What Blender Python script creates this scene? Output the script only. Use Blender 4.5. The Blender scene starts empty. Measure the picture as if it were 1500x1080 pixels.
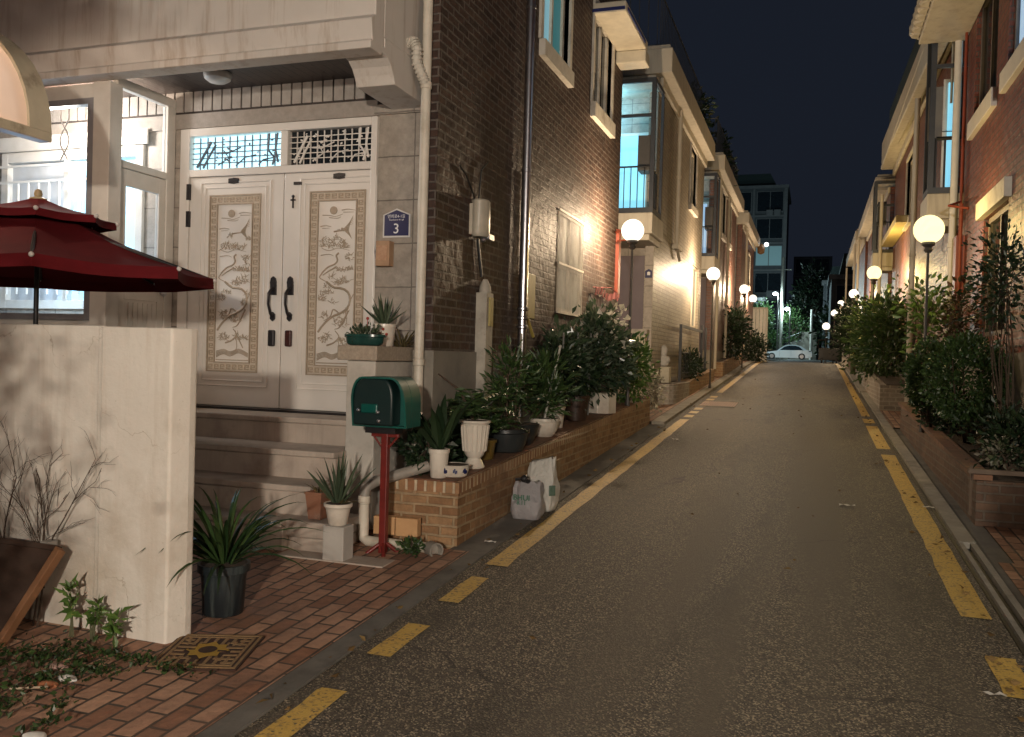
import bpy, bmesh, math, random
import numpy as np
from mathutils import Vector, Matrix
random.seed(7); rng = np.random.default_rng(7)
SC = bpy.context.scene; COL = SC.collection
R = math.radians
# ------------------------------------------------------------------ camera, world, exposure
SL = 0.048            # the lane climbs away from the camera
CAMR = [[0.94527391, -0.03136961, 0.32476635], [0.32507542, 0.00517165, -0.94567395], [0.02798585, 0.99949447, 0.01508612]]
cam = bpy.data.cameras.new('camera'); co = bpy.data.objects.new('camera', cam); COL.objects.link(co)
m = Matrix(CAMR).to_4x4(); m.translation = (0, 0, 1.6); co.matrix_world = m
cam.sensor_width = 36; cam.lens = 30.72; cam.clip_end = 2000; cam.clip_start = 0.05
SC.camera = co
w = bpy.data.worlds.new('World'); SC.world = w; w.use_nodes = True
wn = w.node_tree.nodes; wl = w.node_tree.links; wn.clear()
sky = wn.new('ShaderNodeTexSky'); sky.sky_type = 'NISHITA'; sky.sun_disc = False
sky.sun_elevation = R(-4.0); sky.sun_rotation = R(250)
b1 = wn.new('ShaderNodeBackground'); b1.inputs[1].default_value = 0.03; wl.new(sky.outputs[0], b1.inputs[0])
b2 = wn.new('ShaderNodeBackground'); b2.inputs[0].default_value = (0.0076, 0.0100, 0.0162, 1); b2.inputs[1].default_value = 1.0
ad = wn.new('ShaderNodeAddShader'); wo = wn.new('ShaderNodeOutputWorld')
wl.new(b1.outputs[0], ad.inputs[0]); wl.new(b2.outputs[0], ad.inputs[1]); wl.new(ad.outputs[0], wo.inputs[0])
SC.view_settings.view_transform = 'Standard'; SC.view_settings.look = 'None'; SC.view_settings.gamma = 1
SC.view_settings.exposure = 0.17
SC.cycles.use_denoising = True; SC.cycles.max_bounces = 6; SC.cycles.diffuse_bounces = 3
SC.cycles.glossy_bounces = 3; SC.cycles.transmission_bounces = 4; SC.cycles.transparent_max_bounces = 12
SC.cycles.sample_clamp_indirect = 4

# ------------------------------------------------------------------ mesh helpers
WL = {}                                            # world location of things and parts
class MB:
    def __init__(s): s.v = []; s.f = []
    def add(s, vs, fs):
        n = len(s.v); s.v.extend([tuple(map(float, p)) for p in vs]); s.f.extend([tuple(i + n for i in f) for f in fs]); return s
    def box(s, x0, x1, y0, y1, z0, z1):
        x0, x1 = min(x0, x1), max(x0, x1); y0, y1 = min(y0, y1), max(y0, y1); z0, z1 = min(z0, z1), max(z0, z1)
        return s.add([(x0,y0,z0),(x1,y0,z0),(x1,y1,z0),(x0,y1,z0),(x0,y0,z1),(x1,y0,z1),(x1,y1,z1),(x0,y1,z1)],
                     [(3,2,1,0),(4,5,6,7),(0,1,5,4),(1,2,6,5),(2,3,7,6),(3,0,4,7)])
    def obox(s, c, d, rot=(0,0,0)):
        M = Matrix.Rotation(rot[2],3,'Z') @ Matrix.Rotation(rot[1],3,'Y') @ Matrix.Rotation(rot[0],3,'X')
        h = [x/2 for x in d]
        vs = [Vector(c) + M @ Vector((a*h[0], b*h[1], e*h[2])) for e in (-1,1) for a,b in ((-1,-1),(1,-1),(1,1),(-1,1))]
        return s.add(vs, [(3,2,1,0),(4,5,6,7),(0,1,5,4),(1,2,6,5),(2,3,7,6),(3,0,4,7)])
    def prism(s, pts, ax, a0, a1):
        n = len(pts)
        def p(q, a): return {'x': (a,q[0],q[1]), 'y': (q[0],a,q[1]), 'z': (q[0],q[1],a)}[ax]
        vs = [p(q,a0) for q in pts] + [p(q,a1) for q in pts]
        return s.add(vs, [tuple(range(n))[::-1], tuple(range(n,2*n))] + [(i,(i+1)%n,n+(i+1)%n,n+i) for i in range(n)])
    def quad(s, a, b, c, d): return s.add([a,b,c,d], [(0,1,2,3)])
    def tube(s, pts, r, n=8, cap=True):
        pts = [Vector(p) for p in pts]; k = len(pts); rs = r if isinstance(r,(list,tuple)) else [r]*k
        vs = []; fs = []; up = None
        for i,p in enumerate(pts):
            t = (pts[min(i+1,k-1)] - pts[max(i-1,0)]).normalized()
            if up is None: up = Vector((0,0,1)) if abs(t.z) < .9 else Vector((1,0,0))
            a = t.cross(up).normalized(); b = a.cross(t).normalized(); up = b
            for j in range(n):
                g = 2*math.pi*j/n; vs.append(p + (a*math.cos(g) + b*math.sin(g))*rs[i])
        for i in range(k-1):
            for j in range(n): fs.append((i*n+j, i*n+(j+1)%n, (i+1)*n+(j+1)%n, (i+1)*n+j))
        if cap: fs += [tuple(range(n))[::-1], tuple(range((k-1)*n,k*n))]
        return s.add(vs, fs)
    def lathe(s, prof, c, n=24, sx=1, sy=1):
        vs = []; fs = []; k = len(prof)
        for r,z in prof:
            for j in range(n):
                g = 2*math.pi*j/n; vs.append((c[0]+r*sx*math.cos(g), c[1]+r*sy*math.sin(g), c[2]+z))
        for i in range(k-1):
            for j in range(n): fs.append((i*n+j, i*n+(j+1)%n, (i+1)*n+(j+1)%n, (i+1)*n+j))
        fs += [tuple(range(n))[::-1], tuple(range((k-1)*n,k*n))]
        return s.add(vs, fs)
    def sphere(s, c, r, n=20, m=12, sz=1):
        return s.lathe([(max(.0005, r*math.sin(math.pi*i/m)), -r*sz*math.cos(math.pi*i/m)) for i in range(m+1)], c, n)
    def build(s, name, mat, parent=None, smooth=False, bevel=0, angle=35):
        L = WL.get(parent.name, Vector()) if parent else Vector()
        me = bpy.data.meshes.new(name)
        me.from_pydata([(a-L.x,b-L.y,c-L.z) for a,b,c in s.v], [], s.f)
        me.materials.append(mat)
        if s.f:
            nl = len(me.loops); vi = np.empty(nl, np.int32); me.loops.foreach_get('vertex_index', vi)
            V = np.array(s.v); nv = np.empty(len(me.polygons)*3); me.polygons.foreach_get('normal', nv); nv = nv.reshape(-1,3)
            lt = np.empty(len(me.polygons), np.int32); me.polygons.foreach_get('loop_total', lt)
            N = np.abs(np.repeat(nv, lt, axis=0)); P = V[vi]
            uv = np.where((N[:,2] > .7)[:,None], P[:,[0,1]], np.where((N[:,0] >= N[:,1])[:,None], P[:,[1,2]], P[:,[0,2]]))
            ul = me.uv_layers.new(name='UVMap'); ul.data.foreach_set('uv', uv.astype(np.float32).ravel())
        if smooth:
            me.polygons.foreach_set('use_smooth', [True]*len(me.polygons))
            try: me.set_sharp_from_angle(angle=R(angle))
            except Exception: pass
        o = bpy.data.objects.new(name, me); COL.objects.link(o)
        if parent: o.parent = parent
        WL[o.name] = L.copy()
        if bevel:
            b = o.modifiers.new('bevel','BEVEL'); b.width = bevel; b.segments = 2; b.limit_method = 'ANGLE'; b.angle_limit = R(40)
        return o
def tag(o, label=None, cat=None, group=None, kind=None):
    if label: o['label'] = label
    if cat: o['category'] = cat
    if group: o['group'] = group
    if kind: o['kind'] = kind
    return o
def thing(name, label, cat, loc=(0,0,0), group=None):
    o = bpy.data.objects.new(name, None); COL.objects.link(o); o.location = loc; o.empty_display_size = .2
    WL[o.name] = Vector(loc); return tag(o, label, cat, group)
def copy_tree(o, parent=None):
    c = o.copy(); COL.objects.link(c)
    if parent: c.parent = parent
    for ch in [x for x in COL.objects if x.parent == o]: copy_tree(ch, c)
    return c
def gz(y):                                          # height of the lane at distance y
    if y < 31: return SL*y
    z = SL*31
    if y < 36: t = y-31; return z + SL*t - (SL-.006)*t*t/10
    return gz(35.999) + .006*(y-36)

# ------------------------------------------------------------------ materials
MATS = {}
def _mat(name):
    M = bpy.data.materials.new(name); M.use_nodes = True; n = M.node_tree.nodes
    return M, n, M.node_tree.links, n['Principled BSDF']
def _mix(n, l, fac, a, b):
    x = n.new('ShaderNodeMix'); x.data_type = 'RGBA'
    for i,v in ((6,a),(7,b)):
        if isinstance(v,(tuple,list)): x.inputs[i].default_value = (*v[:3],1)
        else: l.new(v, x.inputs[i])
    if isinstance(fac,(int,float)): x.inputs[0].default_value = fac
    else: l.new(fac, x.inputs[0])
    return x.outputs[2]
def _noise(n, l, vec, sc, det=5, rough=.6, st=None):
    t = n.new('ShaderNodeTexNoise'); t.inputs['Scale'].default_value = sc; t.inputs['Detail'].default_value = det
    t.inputs['Roughness'].default_value = rough
    if st:
        mp = n.new('ShaderNodeMapping'); mp.inputs['Scale'].default_value = st; l.new(vec, mp.inputs[0]); vec = mp.outputs[0]
    l.new(vec, t.inputs['Vector']); return t.outputs[0]
def _ramp(n, l, fac, p0, p1):
    r = n.new('ShaderNodeMapRange'); r.inputs[1].default_value = p0; r.inputs[2].default_value = p1; l.new(fac, r.inputs[0]); return r.outputs[0]
def _bump(n, l, h, b, strength, dist):
    x = n.new('ShaderNodeBump'); x.inputs['Strength'].default_value = strength; x.inputs['Distance'].default_value = dist
    l.new(h, x.inputs['Height']); l.new(x.outputs[0], b.inputs['Normal'])
def pm(name, c1, c2=None, sc=6, rough=.6, bump=.2, bsc=60, spec=.5, metal=0, stain=None, streak=None, dist=.004, crack=None):
    """plain surface: two tones mixed by noise, optional dirt colour in patches / vertical runs, fine bump"""
    if name in MATS: return MATS[name]
    M, n, l, b = _mat(name); tc = n.new('ShaderNodeTexCoord').outputs['Object']
    c2 = c2 or tuple(x*.75 for x in c1)
    c = _mix(n, l, _ramp(n, l, _noise(n, l, tc, sc), .3, .7), c1, c2)
    if stain: c = _mix(n, l, _ramp(n, l, _noise(n, l, tc, sc*.45, 8, .7), .52, .72), c, stain)
    if streak: c = _mix(n, l, _ramp(n, l, _noise(n, l, tc, 3, 6, .7, (3,3,.22)), .5, .75), c, streak)
    if crack:
        wv = n.new('ShaderNodeTexNoise'); wv.inputs['Scale'].default_value = 3; wv.inputs['Detail'].default_value = 6; l.new(tc, wv.inputs['Vector'])
        va = n.new('ShaderNodeVectorMath'); va.operation = 'ADD'; l.new(tc, va.inputs[0]); l.new(wv.outputs['Color'], va.inputs[1])
        ck = n.new('ShaderNodeTexVoronoi'); ck.feature = 'DISTANCE_TO_EDGE'; ck.inputs['Scale'].default_value = 1.1; l.new(va.outputs[0], ck.inputs['Vector'])
        cm = n.new('ShaderNodeMath'); cm.operation = 'MULTIPLY'; l.new(_ramp(n, l, ck.outputs['Distance'], .006, .0015), cm.inputs[0]); l.new(_ramp(n, l, _noise(n, l, tc, 1.7, 3), .46, .6), cm.inputs[1])
        c = _mix(n, l, cm.outputs[0], c, crack)
        c = _mix(n, l, _ramp(n, l, _noise(n, l, tc, 38, 3, .8), .66, .74), c, crack)
    l.new(c, b.inputs['Base Color']); b.inputs['Roughness'].default_value = rough; b.inputs['Metallic'].default_value = metal
    b.inputs['Specular IOR Level'].default_value = spec
    if bump: _bump(n, l, _noise(n, l, tc, bsc, 4), b, bump, dist)
    MATS[name] = M; return M
def brick(name, c1, c2, mortar, bw=.21, bh=.068, ms=.009, bump=.7, rough=.55, off=.5, dirt=None, spec=.5, dist=.012, rot=False, rel=.35, nsc=22):
    if name in MATS: return MATS[name]
    M, n, l, b = _mat(name); uv = n.new('ShaderNodeTexCoord').outputs['UV']; tc = n.new('ShaderNodeTexCoord').outputs['Object']
    if rot:
        mp = n.new('ShaderNodeMapping'); mp.inputs['Rotation'].default_value = (0,0,R(90)); l.new(uv, mp.inputs[0]); uv = mp.outputs[0]
    # a little wobble so courses are not ruler straight
    wv = n.new('ShaderNodeTexNoise'); wv.inputs['Scale'].default_value = 9; l.new(uv, wv.inputs['Vector'])
    sub = n.new('ShaderNodeVectorMath'); sub.operation = 'SUBTRACT'; sub.inputs[1].default_value = (.5,.5,.5); l.new(wv.outputs['Color'], sub.inputs[0])
    scl = n.new('ShaderNodeVectorMath'); scl.operation = 'SCALE'; scl.inputs['Scale'].default_value = .012; l.new(sub.outputs[0], scl.inputs[0])
    a2 = n.new('ShaderNodeVectorMath'); a2.operation = 'ADD'; l.new(uv, a2.inputs[0]); l.new(scl.outputs[0], a2.inputs[1])
    t = n.new('ShaderNodeTexBrick'); l.new(a2.outputs[0], t.inputs['Vector'])
    t.inputs['Color1'].default_value = (*c1,1); t.inputs['Color2'].default_value = (*c2,1); t.inputs['Mortar'].default_value = (*mortar,1)
    t.inputs['Scale'].default_value = 1; t.inputs['Brick Width'].default_value = bw; t.inputs['Row Height'].default_value = bh
    t.inputs['Mortar Size'].default_value = ms; t.inputs['Mortar Smooth'].default_value = .25; t.inputs['Bias'].default_value = 0; t.offset = off
    c = t.outputs['Color']
    ns = _noise(n, l, tc, 14, 6, .7)
    mul = n.new('ShaderNodeMix'); mul.data_type = 'RGBA'; mul.blend_type = 'MULTIPLY'; mul.inputs[0].default_value = .8
    l.new(c, mul.inputs[6]); g = _mix(n, l, _ramp(n, l, ns, .25, .75), (.55,.55,.55), (1.25,1.22,1.2)); l.new(g, mul.inputs[7]); c = mul.outputs[2]
    if dirt: c = _mix(n, l, _ramp(n, l, _noise(n, l, tc, 1.3, 7, .7), .5, .72), c, dirt)
    l.new(c, b.inputs['Base Color']); b.inputs['Roughness'].default_value = rough; b.inputs['Specular IOR Level'].default_value = spec
    inv = n.new('ShaderNodeMath'); inv.operation = 'SUBTRACT'; inv.inputs[0].default_value = 1; l.new(t.outputs['Fac'], inv.inputs[1])
    ma = n.new('ShaderNodeMath'); ma.operation = 'MULTIPLY_ADD'; ma.inputs[1].default_value = rel
    l.new(_noise(n, l, tc, nsc, 3), ma.inputs[0]); l.new(inv.outputs[0], ma.inputs[2])
    # each brick sits a little in or out of the wall
    sp = n.new('ShaderNodeSeparateColor'); l.new(t.outputs['Color'], sp.inputs[0])
    ma2 = n.new('ShaderNodeMath'); ma2.operation = 'MULTIPLY_ADD'; ma2.inputs[1].default_value = 1.5
    l.new(sp.outputs[0], ma2.inputs[0]); l.new(ma.outputs[0], ma2.inputs[2])
    _bump(n, l, ma2.outputs[0], b, bump, dist)
    MATS[name] = M; return M
def emit(name, c, s):
    if name in MATS: return MATS[name]
    M, n, l, b = _mat(name); b.inputs['Base Color'].default_value = (*c,1); b.inputs['Emission Color'].default_value = (*c,1); b.inputs['Emission Strength'].default_value = s
    MATS[name] = M; return M
def leafm(name, c1, c2, rough=.4, spec=.5, trans=.25):
    if name in MATS: return MATS[name]
    M, n, l, b = _mat(name); g = n.new('ShaderNodeNewGeometry')
    c = _mix(n, l, g.outputs['Random Per Island'], c1, c2)
    l.new(c, b.inputs['Base Color']); b.inputs['Roughness'].default_value = rough; b.inputs['Specular IOR Level'].default_value = spec
    tr = n.new('ShaderNodeBsdfTranslucent'); l.new(c, tr.inputs[0]); mx = n.new('ShaderNodeMixShader'); mx.inputs[0].default_value = trans
    l.new(b.outputs[0], mx.inputs[1]); l.new(tr.outputs[0], mx.inputs[2]); l.new(mx.outputs[0], n['Material Output'].inputs[0])
    MATS[name] = M; return M
def glass(name, tint=(.9,.95,1), op=.04, rough=.03):
    """window glass: mostly clear, mirrors at grazing angles"""
    if name in MATS: return MATS[name]
    M, n, l, b = _mat(name); b.inputs['Base Color'].default_value = (*[x*.4 for x in tint],1); b.inputs['Roughness'].default_value = rough
    tr = n.new('ShaderNodeBsdfTransparent'); tr.inputs[0].default_value = (*tint,1); lw_ = n.new('ShaderNodeLayerWeight'); fr = n.new('ShaderNodeMath'); fr.operation = 'POWER'; fr.inputs[1].default_value = 4; l.new(lw_.outputs['Facing'], fr.inputs[0])
    ma = n.new('ShaderNodeMath'); ma.operation = 'ADD'; ma.inputs[1].default_value = op; ma.use_clamp = True; l.new(fr.outputs[0], ma.inputs[0])
    mx = n.new('ShaderNodeMixShader'); l.new(ma.outputs[0], mx.inputs[0]); l.new(tr.outputs[0], mx.inputs[1]); l.new(b.outputs[0], mx.inputs[2])
    l.new(mx.outputs[0], n['Material Output'].inputs[0]); MATS[name] = M; return M
def sheer(name, c, t=.5, wr=0):
    """thin translucent sheet (polycarbonate, frosted film, plastic bag)"""
    if name in MATS: return MATS[name]
    M, n, l, b = _mat(name); b.inputs['Base Color'].default_value = (*c,1); b.inputs['Roughness'].default_value = .3
    tr = n.new('ShaderNodeBsdfTranslucent'); tr.inputs[0].default_value = (*c,1); mx = n.new('ShaderNodeMixShader'); mx.inputs[0].default_value = t
    if wr: _bump(n, l, _noise(n, l, n.new('ShaderNodeTexCoord').outputs['Object'], 16, 6, .62), b, 1, wr)
    l.new(b.outputs[0], mx.inputs[1]); l.new(tr.outputs[0], mx.inputs[2]); l.new(mx.outputs[0], n['Material Output'].inputs[0]); MATS[name] = M; return M
def globem(name, c, s):
    """opal lamp globe: glows and lets the bulb inside shine through"""
    M, n, l, b = _mat(name); e = n.new('ShaderNodeEmission'); e.inputs[0].default_value = (*c,1); e.inputs[1].default_value = s
    tr = n.new('ShaderNodeBsdfTransparent'); mx = n.new('ShaderNodeMixShader'); mx.inputs[0].default_value = .5
    l.new(tr.outputs[0], mx.inputs[1]); l.new(e.outputs[0], mx.inputs[2]); l.new(mx.outputs[0], n['Material Output'].inputs[0]); return M

def asphalt():
    M, n, l, b = _mat('asphalt'); tc = n.new('ShaderNodeTexCoord').outputs['Object']
    c = _mix(n, l, _ramp(n, l, _noise(n, l, tc, .8, 7, .65), .3, .7), (.057,.046,.0315), (.080,.065,.046))
    v = n.new('ShaderNodeTexVoronoi'); v.inputs['Scale'].default_value = 140; l.new(tc, v.inputs['Vector'])
    sp = n.new('ShaderNodeSeparateColor'); l.new(v.outputs['Color'], sp.inputs[0])
    c = _mix(n, l, _ramp(n, l, sp.outputs[0], .62, .9), c, (.36,.30,.21))
    c = _mix(n, l, _ramp(n, l, sp.outputs[1], .6, .9), c, (.014,.012,.010))
    c = _mix(n, l, _ramp(n, l, _noise(n, l, tc, 2.2, 8, .75, (1,.25,1)), .52, .72), c, (.038,.031,.021))
    c = _mix(n, l, _ramp(n, l, _noise(n, l, tc, 1.1, 4, .5, (2.2,.10,1)), .50, .66), c, (.090,.073,.051))
    wv = n.new('ShaderNodeTexNoise'); wv.inputs['Scale'].default_value = 1.6; wv.inputs['Detail'].default_value = 6; l.new(tc, wv.inputs['Vector'])
    va = n.new('ShaderNodeVectorMath'); va.operation = 'ADD'; l.new(tc, va.inputs[0]); l.new(wv.outputs['Color'], va.inputs[1])
    ck = n.new('ShaderNodeTexVoronoi'); ck.feature = 'DISTANCE_TO_EDGE'; ck.inputs['Scale'].default_value = .42; l.new(va.outputs[0], ck.inputs['Vector'])
    cm = n.new('ShaderNodeMath'); cm.operation = 'MULTIPLY'; l.new(_ramp(n, l, ck.outputs['Distance'], .006, .001), cm.inputs[0]); l.new(_ramp(n, l, _noise(n, l, tc, .7, 3), .48, .58), cm.inputs[1])
    c = _mix(n, l, cm.outputs[0], c, (.018,.014,.011))
    l.new(c, b.inputs['Base Color']); b.inputs['Roughness'].default_value = .62; b.inputs['Specular IOR Level'].default_value = .45
    ad = n.new('ShaderNodeMath'); ad.operation = 'ADD'; l.new(v.outputs['Distance'], ad.inputs[0]); l.new(_noise(n, l, tc, 40, 4), ad.inputs[1])
    _bump(n, l, ad.outputs[0], b, .9, .012)
    return M
def paint():
    M, n, l, b = _mat('yellow_paint'); tc = n.new('ShaderNodeTexCoord').outputs['Object']
    c = _mix(n, l, _ramp(n, l, _noise(n, l, tc, 3, 6), .3, .7), (.49,.305,.055), (.57,.38,.09))
    wear = _ramp(n, l, _noise(n, l, tc, 17, 9, .8), .54, .66)
    c = _mix(n, l, wear, c, (.16,.115,.055))
    v = n.new('ShaderNodeTexVoronoi'); v.inputs['Scale'].default_value = 90; l.new(tc, v.inputs['Vector'])
    sp = n.new('ShaderNodeSeparateColor'); l.new(v.outputs['Color'], sp.inputs[0])
    c = _mix(n, l, _ramp(n, l, sp.outputs[0], .8, 1), c, (.10,.08,.05))
    l.new(c, b.inputs['Base Color']); b.inputs['Roughness'].default_value = .55; _bump(n, l, v.outputs['Distance'], b, .5, .006); return M
ASPH = asphalt(); PAINT = paint()
CONC = pm('concrete', (.25,.235,.20), (.16,.15,.13), 5, .8, .5, 45, stain=(.10,.09,.075))
KERB = pm('kerb_concrete', (.15,.14,.122), (.10,.094,.082), 6, .85, .5, 50, stain=(.065,.06,.052))
KERBL = pm('pale_concrete', (.32,.30,.25), (.22,.20,.17), 6, .85, .4, 50, stain=(.14,.13,.11))
PAVE = brick('red_paver', (.25,.12,.07), (.48,.29,.19), (.075,.055,.04), .20, .098, .008, .9, .75, .5, dirt=(.17,.10,.07), rot=True, dist=.014, rel=.7, nsc=16)
BRICK1 = brick('dark_brown_brick', (.040,.024,.019), (.082,.048,.035), (.125,.105,.09), .215, .068, .010, 1.0, .62, dirt=(.04,.026,.022), dist=.012, rel=1.9, spec=.28, nsc=6.5)
BRICK2 = brick('pale_grey_brick', (.30,.255,.19), (.38,.33,.25), (.20,.18,.15), .215, .07, .008, .8, .5, dirt=(.22,.19,.15))
BRICK3 = brick('red_brown_brick', (.15,.06,.04), (.21,.09,.06), (.16,.13,.11), .215, .07, .009, .8, .5)
BRICKR = brick('rust_red_brick', (.15,.036,.020), (.215,.058,.030), (.09,.06,.045), .215, .07, .009, 1, .5, dist=.010, rel=2.2, nsc=6.5)
BRICKP = brick('planter_brick', (.22,.115,.05), (.36,.215,.105), (.36,.26,.15), .20, .068, .010, 1.0, .7, dirt=(.15,.08,.04), dist=.010, rel=1.0, nsc=14)
BRICKT = brick('planter_top_brick', (.17,.075,.04), (.22,.11,.06), (.09,.06,.04), .20, .10, .008, .8, .75, dirt=(.09,.05,.03))
BRICKD = brick('dark_planter_brick', (.11,.06,.038), (.17,.10,.062), (.15,.115,.085), .2, .07, .010, .9, .75, dirt=(.07,.045,.03), dist=.010, rel=1.0, nsc=14)
BRICKW = brick('worn_pale_brick', (.36,.32,.27), (.24,.21,.18), (.42,.39,.33), .2, .075, .012, .8, .7, dirt=(.2,.14,.1))
STONE = brick('granite_cladding', (.33,.295,.25), (.37,.33,.28), (.15,.13,.11), .62, .355, .006, .25, .55, 0, dirt=(.25,.22,.185), dist=.006, rel=.15)
STEP = pm('step_stone', (.50,.42,.35), (.38,.315,.26), 4, .7, .35, 35, stain=(.25,.20,.165), streak=(.33,.27,.22))
PLAST = pm('cream_plaster', (.68,.635,.56), (.61,.56,.485), 2.2, .75, .45, 18, stain=(.46,.395,.31), streak=(.53,.46,.375), dist=.010, crack=(.45,.39,.31))
BALC = pm('painted_balcony', (.65,.60,.54), (.59,.54,.485), 2.5, .7, .2, 20, streak=(.40,.31,.23))
WHITE = pm('white_paint', (.74,.70,.63), (.66,.62,.55), 8, .45, .08, 80)
WHITED = pm('worn_white_paint', (.62,.58,.50), (.50,.46,.39), 9, .6, .2, 60, stain=(.32,.27,.21))
DOORW = pm('door_enamel', (.70,.655,.60), (.64,.60,.545), 3, .32, .05, 60)
BRONZE = pm('bronze_relief', (.41,.335,.25), (.33,.265,.19), 30, .5, .2, 90, metal=.15)
TANF = pm('tan_border_field', (.57,.485,.39), (.50,.415,.32), 40, .5, .2, 90)
DARKM = pm('dark_metal', (.022,.020,.022), (.03,.026,.026), 20, .35, .1, 90, metal=.3)
BROWNM = pm('brown_lock', (.06,.018,.015), (.04,.012,.01), 12, .25, 0)
SILVER = pm('galvanised_steel', (.62,.63,.66), (.5,.51,.55), 12, .28, .1, 40, metal=1)
PVC = pm('cream_plastic_pipe', (.66,.60,.50), (.55,.50,.41), 7, .45, .05, 50, stain=(.40,.34,.26))
PVCG = pm('grey_plastic_pipe', (.30,.27,.23), (.22,.2,.17), 9, .5, .1, 50)
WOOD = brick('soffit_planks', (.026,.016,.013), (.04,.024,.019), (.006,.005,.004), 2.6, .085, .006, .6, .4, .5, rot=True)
GREYPL = pm('grey_render', (.27,.245,.20), (.20,.18,.15), 2.5, .8, .3, 30, stain=(.13,.115,.095))
BLACK = pm('black_paint', (.012,.012,.013), (.02,.02,.02), 10, .45, .05, 60)
DARKGL = pm('dark_window', (.010,.014,.018), (.014,.02,.026), 2, .06, 0, spec=.6)
GLASS = glass('clear_glass')
PANE = pm('frosted_pane', (.34,.37,.36), (.27,.30,.30), 3, .6, 0, spec=.2)
SOIL = pm('soil', (.045,.03,.02), (.07,.048,.032), 30, .95, .8, 40, dist=.02)
TERRA = pm('terracotta', (.30,.135,.075), (.22,.10,.06), 8, .8, .2, 50, stain=(.36,.25,.19))
CERW = pm('white_ceramic', (.66,.60,.51), (.58,.52,.44), 8, .3, .05, 40, stain=(.45,.38,.30))
CERG = pm('green_ceramic', (.02,.075,.06), (.012,.04,.035), 8, .2, .05, 40)
CERB = pm('black_ceramic', (.016,.018,.019), (.03,.034,.034), 6, .3, .1, 40)
CERBW = pm('washed_blue_pot', (.013,.019,.022), (.007,.010,.012), 7, .4, .15, 40, streak=(.075,.09,.085))
RED = pm('red_pole_paint', (.17,.018,.014), (.12,.013,.010), 9, .4, .1, 50)
TEAL = pm('green_mailbox_plastic', (.0,.085,.065), (.004,.058,.048), 9, .5, .03, 60)
TEALD = pm('shadowed_mailbox_green', (.004,.020,.019), (.006,.016,.016), 4, .4, .03, 60)  # shadow on the mailbox front is put into this darker green
CLOTH = pm('red_canvas', (.115,.0075,.0105), (.09,.006,.008), 6, .8, .2, 220, spec=.15)
BLUE = pm('sign_blue', (.012,.018,.09), (.010,.015,.075), 8, .3, 0)
TXT = emit('sign_white', (.8,.8,.8), 0); TXTG = emit('bag_green_print', (.05,.16,.10), 0)
STEM = pm('bark', (.07,.045,.028), (.045,.03,.02), 30, .9, .5, 60)
LEAFD = leafm('dark_leaf', (.009,.022,.011), (.032,.058,.024))
LEAFM = leafm('mid_leaf', (.018,.045,.014), (.06,.105,.03))
LEAFB = leafm('bright_leaf', (.05,.10,.02), (.11,.19,.04))
LEAFG = leafm('grey_green_leaf', (.05,.075,.045), (.10,.13,.075))
LEAFV = leafm('glossy_leaf', (.02,.045,.02), (.10,.13,.085), .25, .6)
LEAFR = leafm('reddish_leaf', (.05,.016,.012), (.05,.06,.02))
LEAFY = leafm('dry_leaf', (.16,.12,.05), (.10,.085,.04))
# ------------------------------------------------------------------ lamps that light the lane
def point(name, loc, power, c, r=.05, parent=None):
    d = bpy.data.lights.new(name, 'POINT'); d.energy = power; d.color = c; d.shadow_soft_size = r
    o = bpy.data.objects.new(name, d); COL.objects.link(o); o.location = loc
    if parent: o.parent = parent; o.location = Vector(loc) - WL[parent.name]
    return o
WARM = (1,.74,.48); YEL = (1,.70,.24); CYAN = (.25,.72,1.0)
G_W = globem('opal_globe_warm', (1,.88,.70), 2.6); G_Y = globem('opal_globe_yellow', (1,.84,.38), 2.3)
POLEM = pm('lamp_post_grey', (.085,.078,.07), (.055,.05,.046), 12, .5, .1, 60)
def lamp_post(x, y, z, zb, gm, col, power, label, group, r=.15, br=.06):
    t = thing('street_lamp', label, 'lamp', (x, y, zb), group)
    MB().tube([(x,y,zb),(x,y,zb+.15),(x,y,z-r-.10)], [.035,.019,.016], 10).build('post', POLEM, t, True)
    MB().lathe([(.03,-.10),(.05,-.07),(.035,-.04),(.075,-.01),(.07,.03)], (x,y,z-r), 16).build('collar', POLEM, t, True)
    MB().sphere((x,y,z), r, 28, 18).build('globe', gm, t, True, angle=180)
    point('bulb', (x,y,z), power, col, br, t)
    return t
GL = 'globe lamps along the left planters'; GR = 'globe lamps along the right planters'
lamp_post(-2.31,11.5,3.30,.97,G_W,WARM,430,'white globe lamp on the planter, beside the dark brick wall and its grilled window',GL)
lamp_post(-2.13,19.7,3.52,1.0,G_W,WARM,430,'white globe lamp at the far corner of the pale brick house',GL)
lamp_post(-2.10,28.4,3.88,1.4,G_W,WARM,450,'white globe lamp in front of the third house, above a dark shrub',GL)
lamp_post(-2.28,35.4,4.08,1.6,G_W,WARM,360,'small globe lamp by the fourth house, nearest the parked car',GL)
lamp_post(1.21,11.0,3.17,.85,G_Y,YEL,72,'large yellow globe lamp by the white drainpipe, over the clipped round bush',GR,.165)
lamp_post(1.20,20.4,3.60,1.0,G_Y,YEL,210,'yellow globe lamp below a thin yellow lit canopy on the right',GR)
lamp_post(1.22,31.0,3.95,1.5,G_W,(1,.74,.42),190,'pale globe lamp above the tall dark hedge on the right',GR)
lamp_post(1.05,39.0,4.15,1.62,G_W,(1,.74,.42),140,'pale globe lamp among right hedge tops, third from the yellow one',GR,.13)
lamp_post(.80,38.6,3.72,1.62,G_W,(1,.74,.42),140,'lower pale globe lamp just left of the right hedge',GR,.14)
lamp_post(.55,43,3.35,1.64,G_W,(1,.8,.55),110,'lowest globe lamp over the black container at the lane end',GR,.17)
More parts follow.
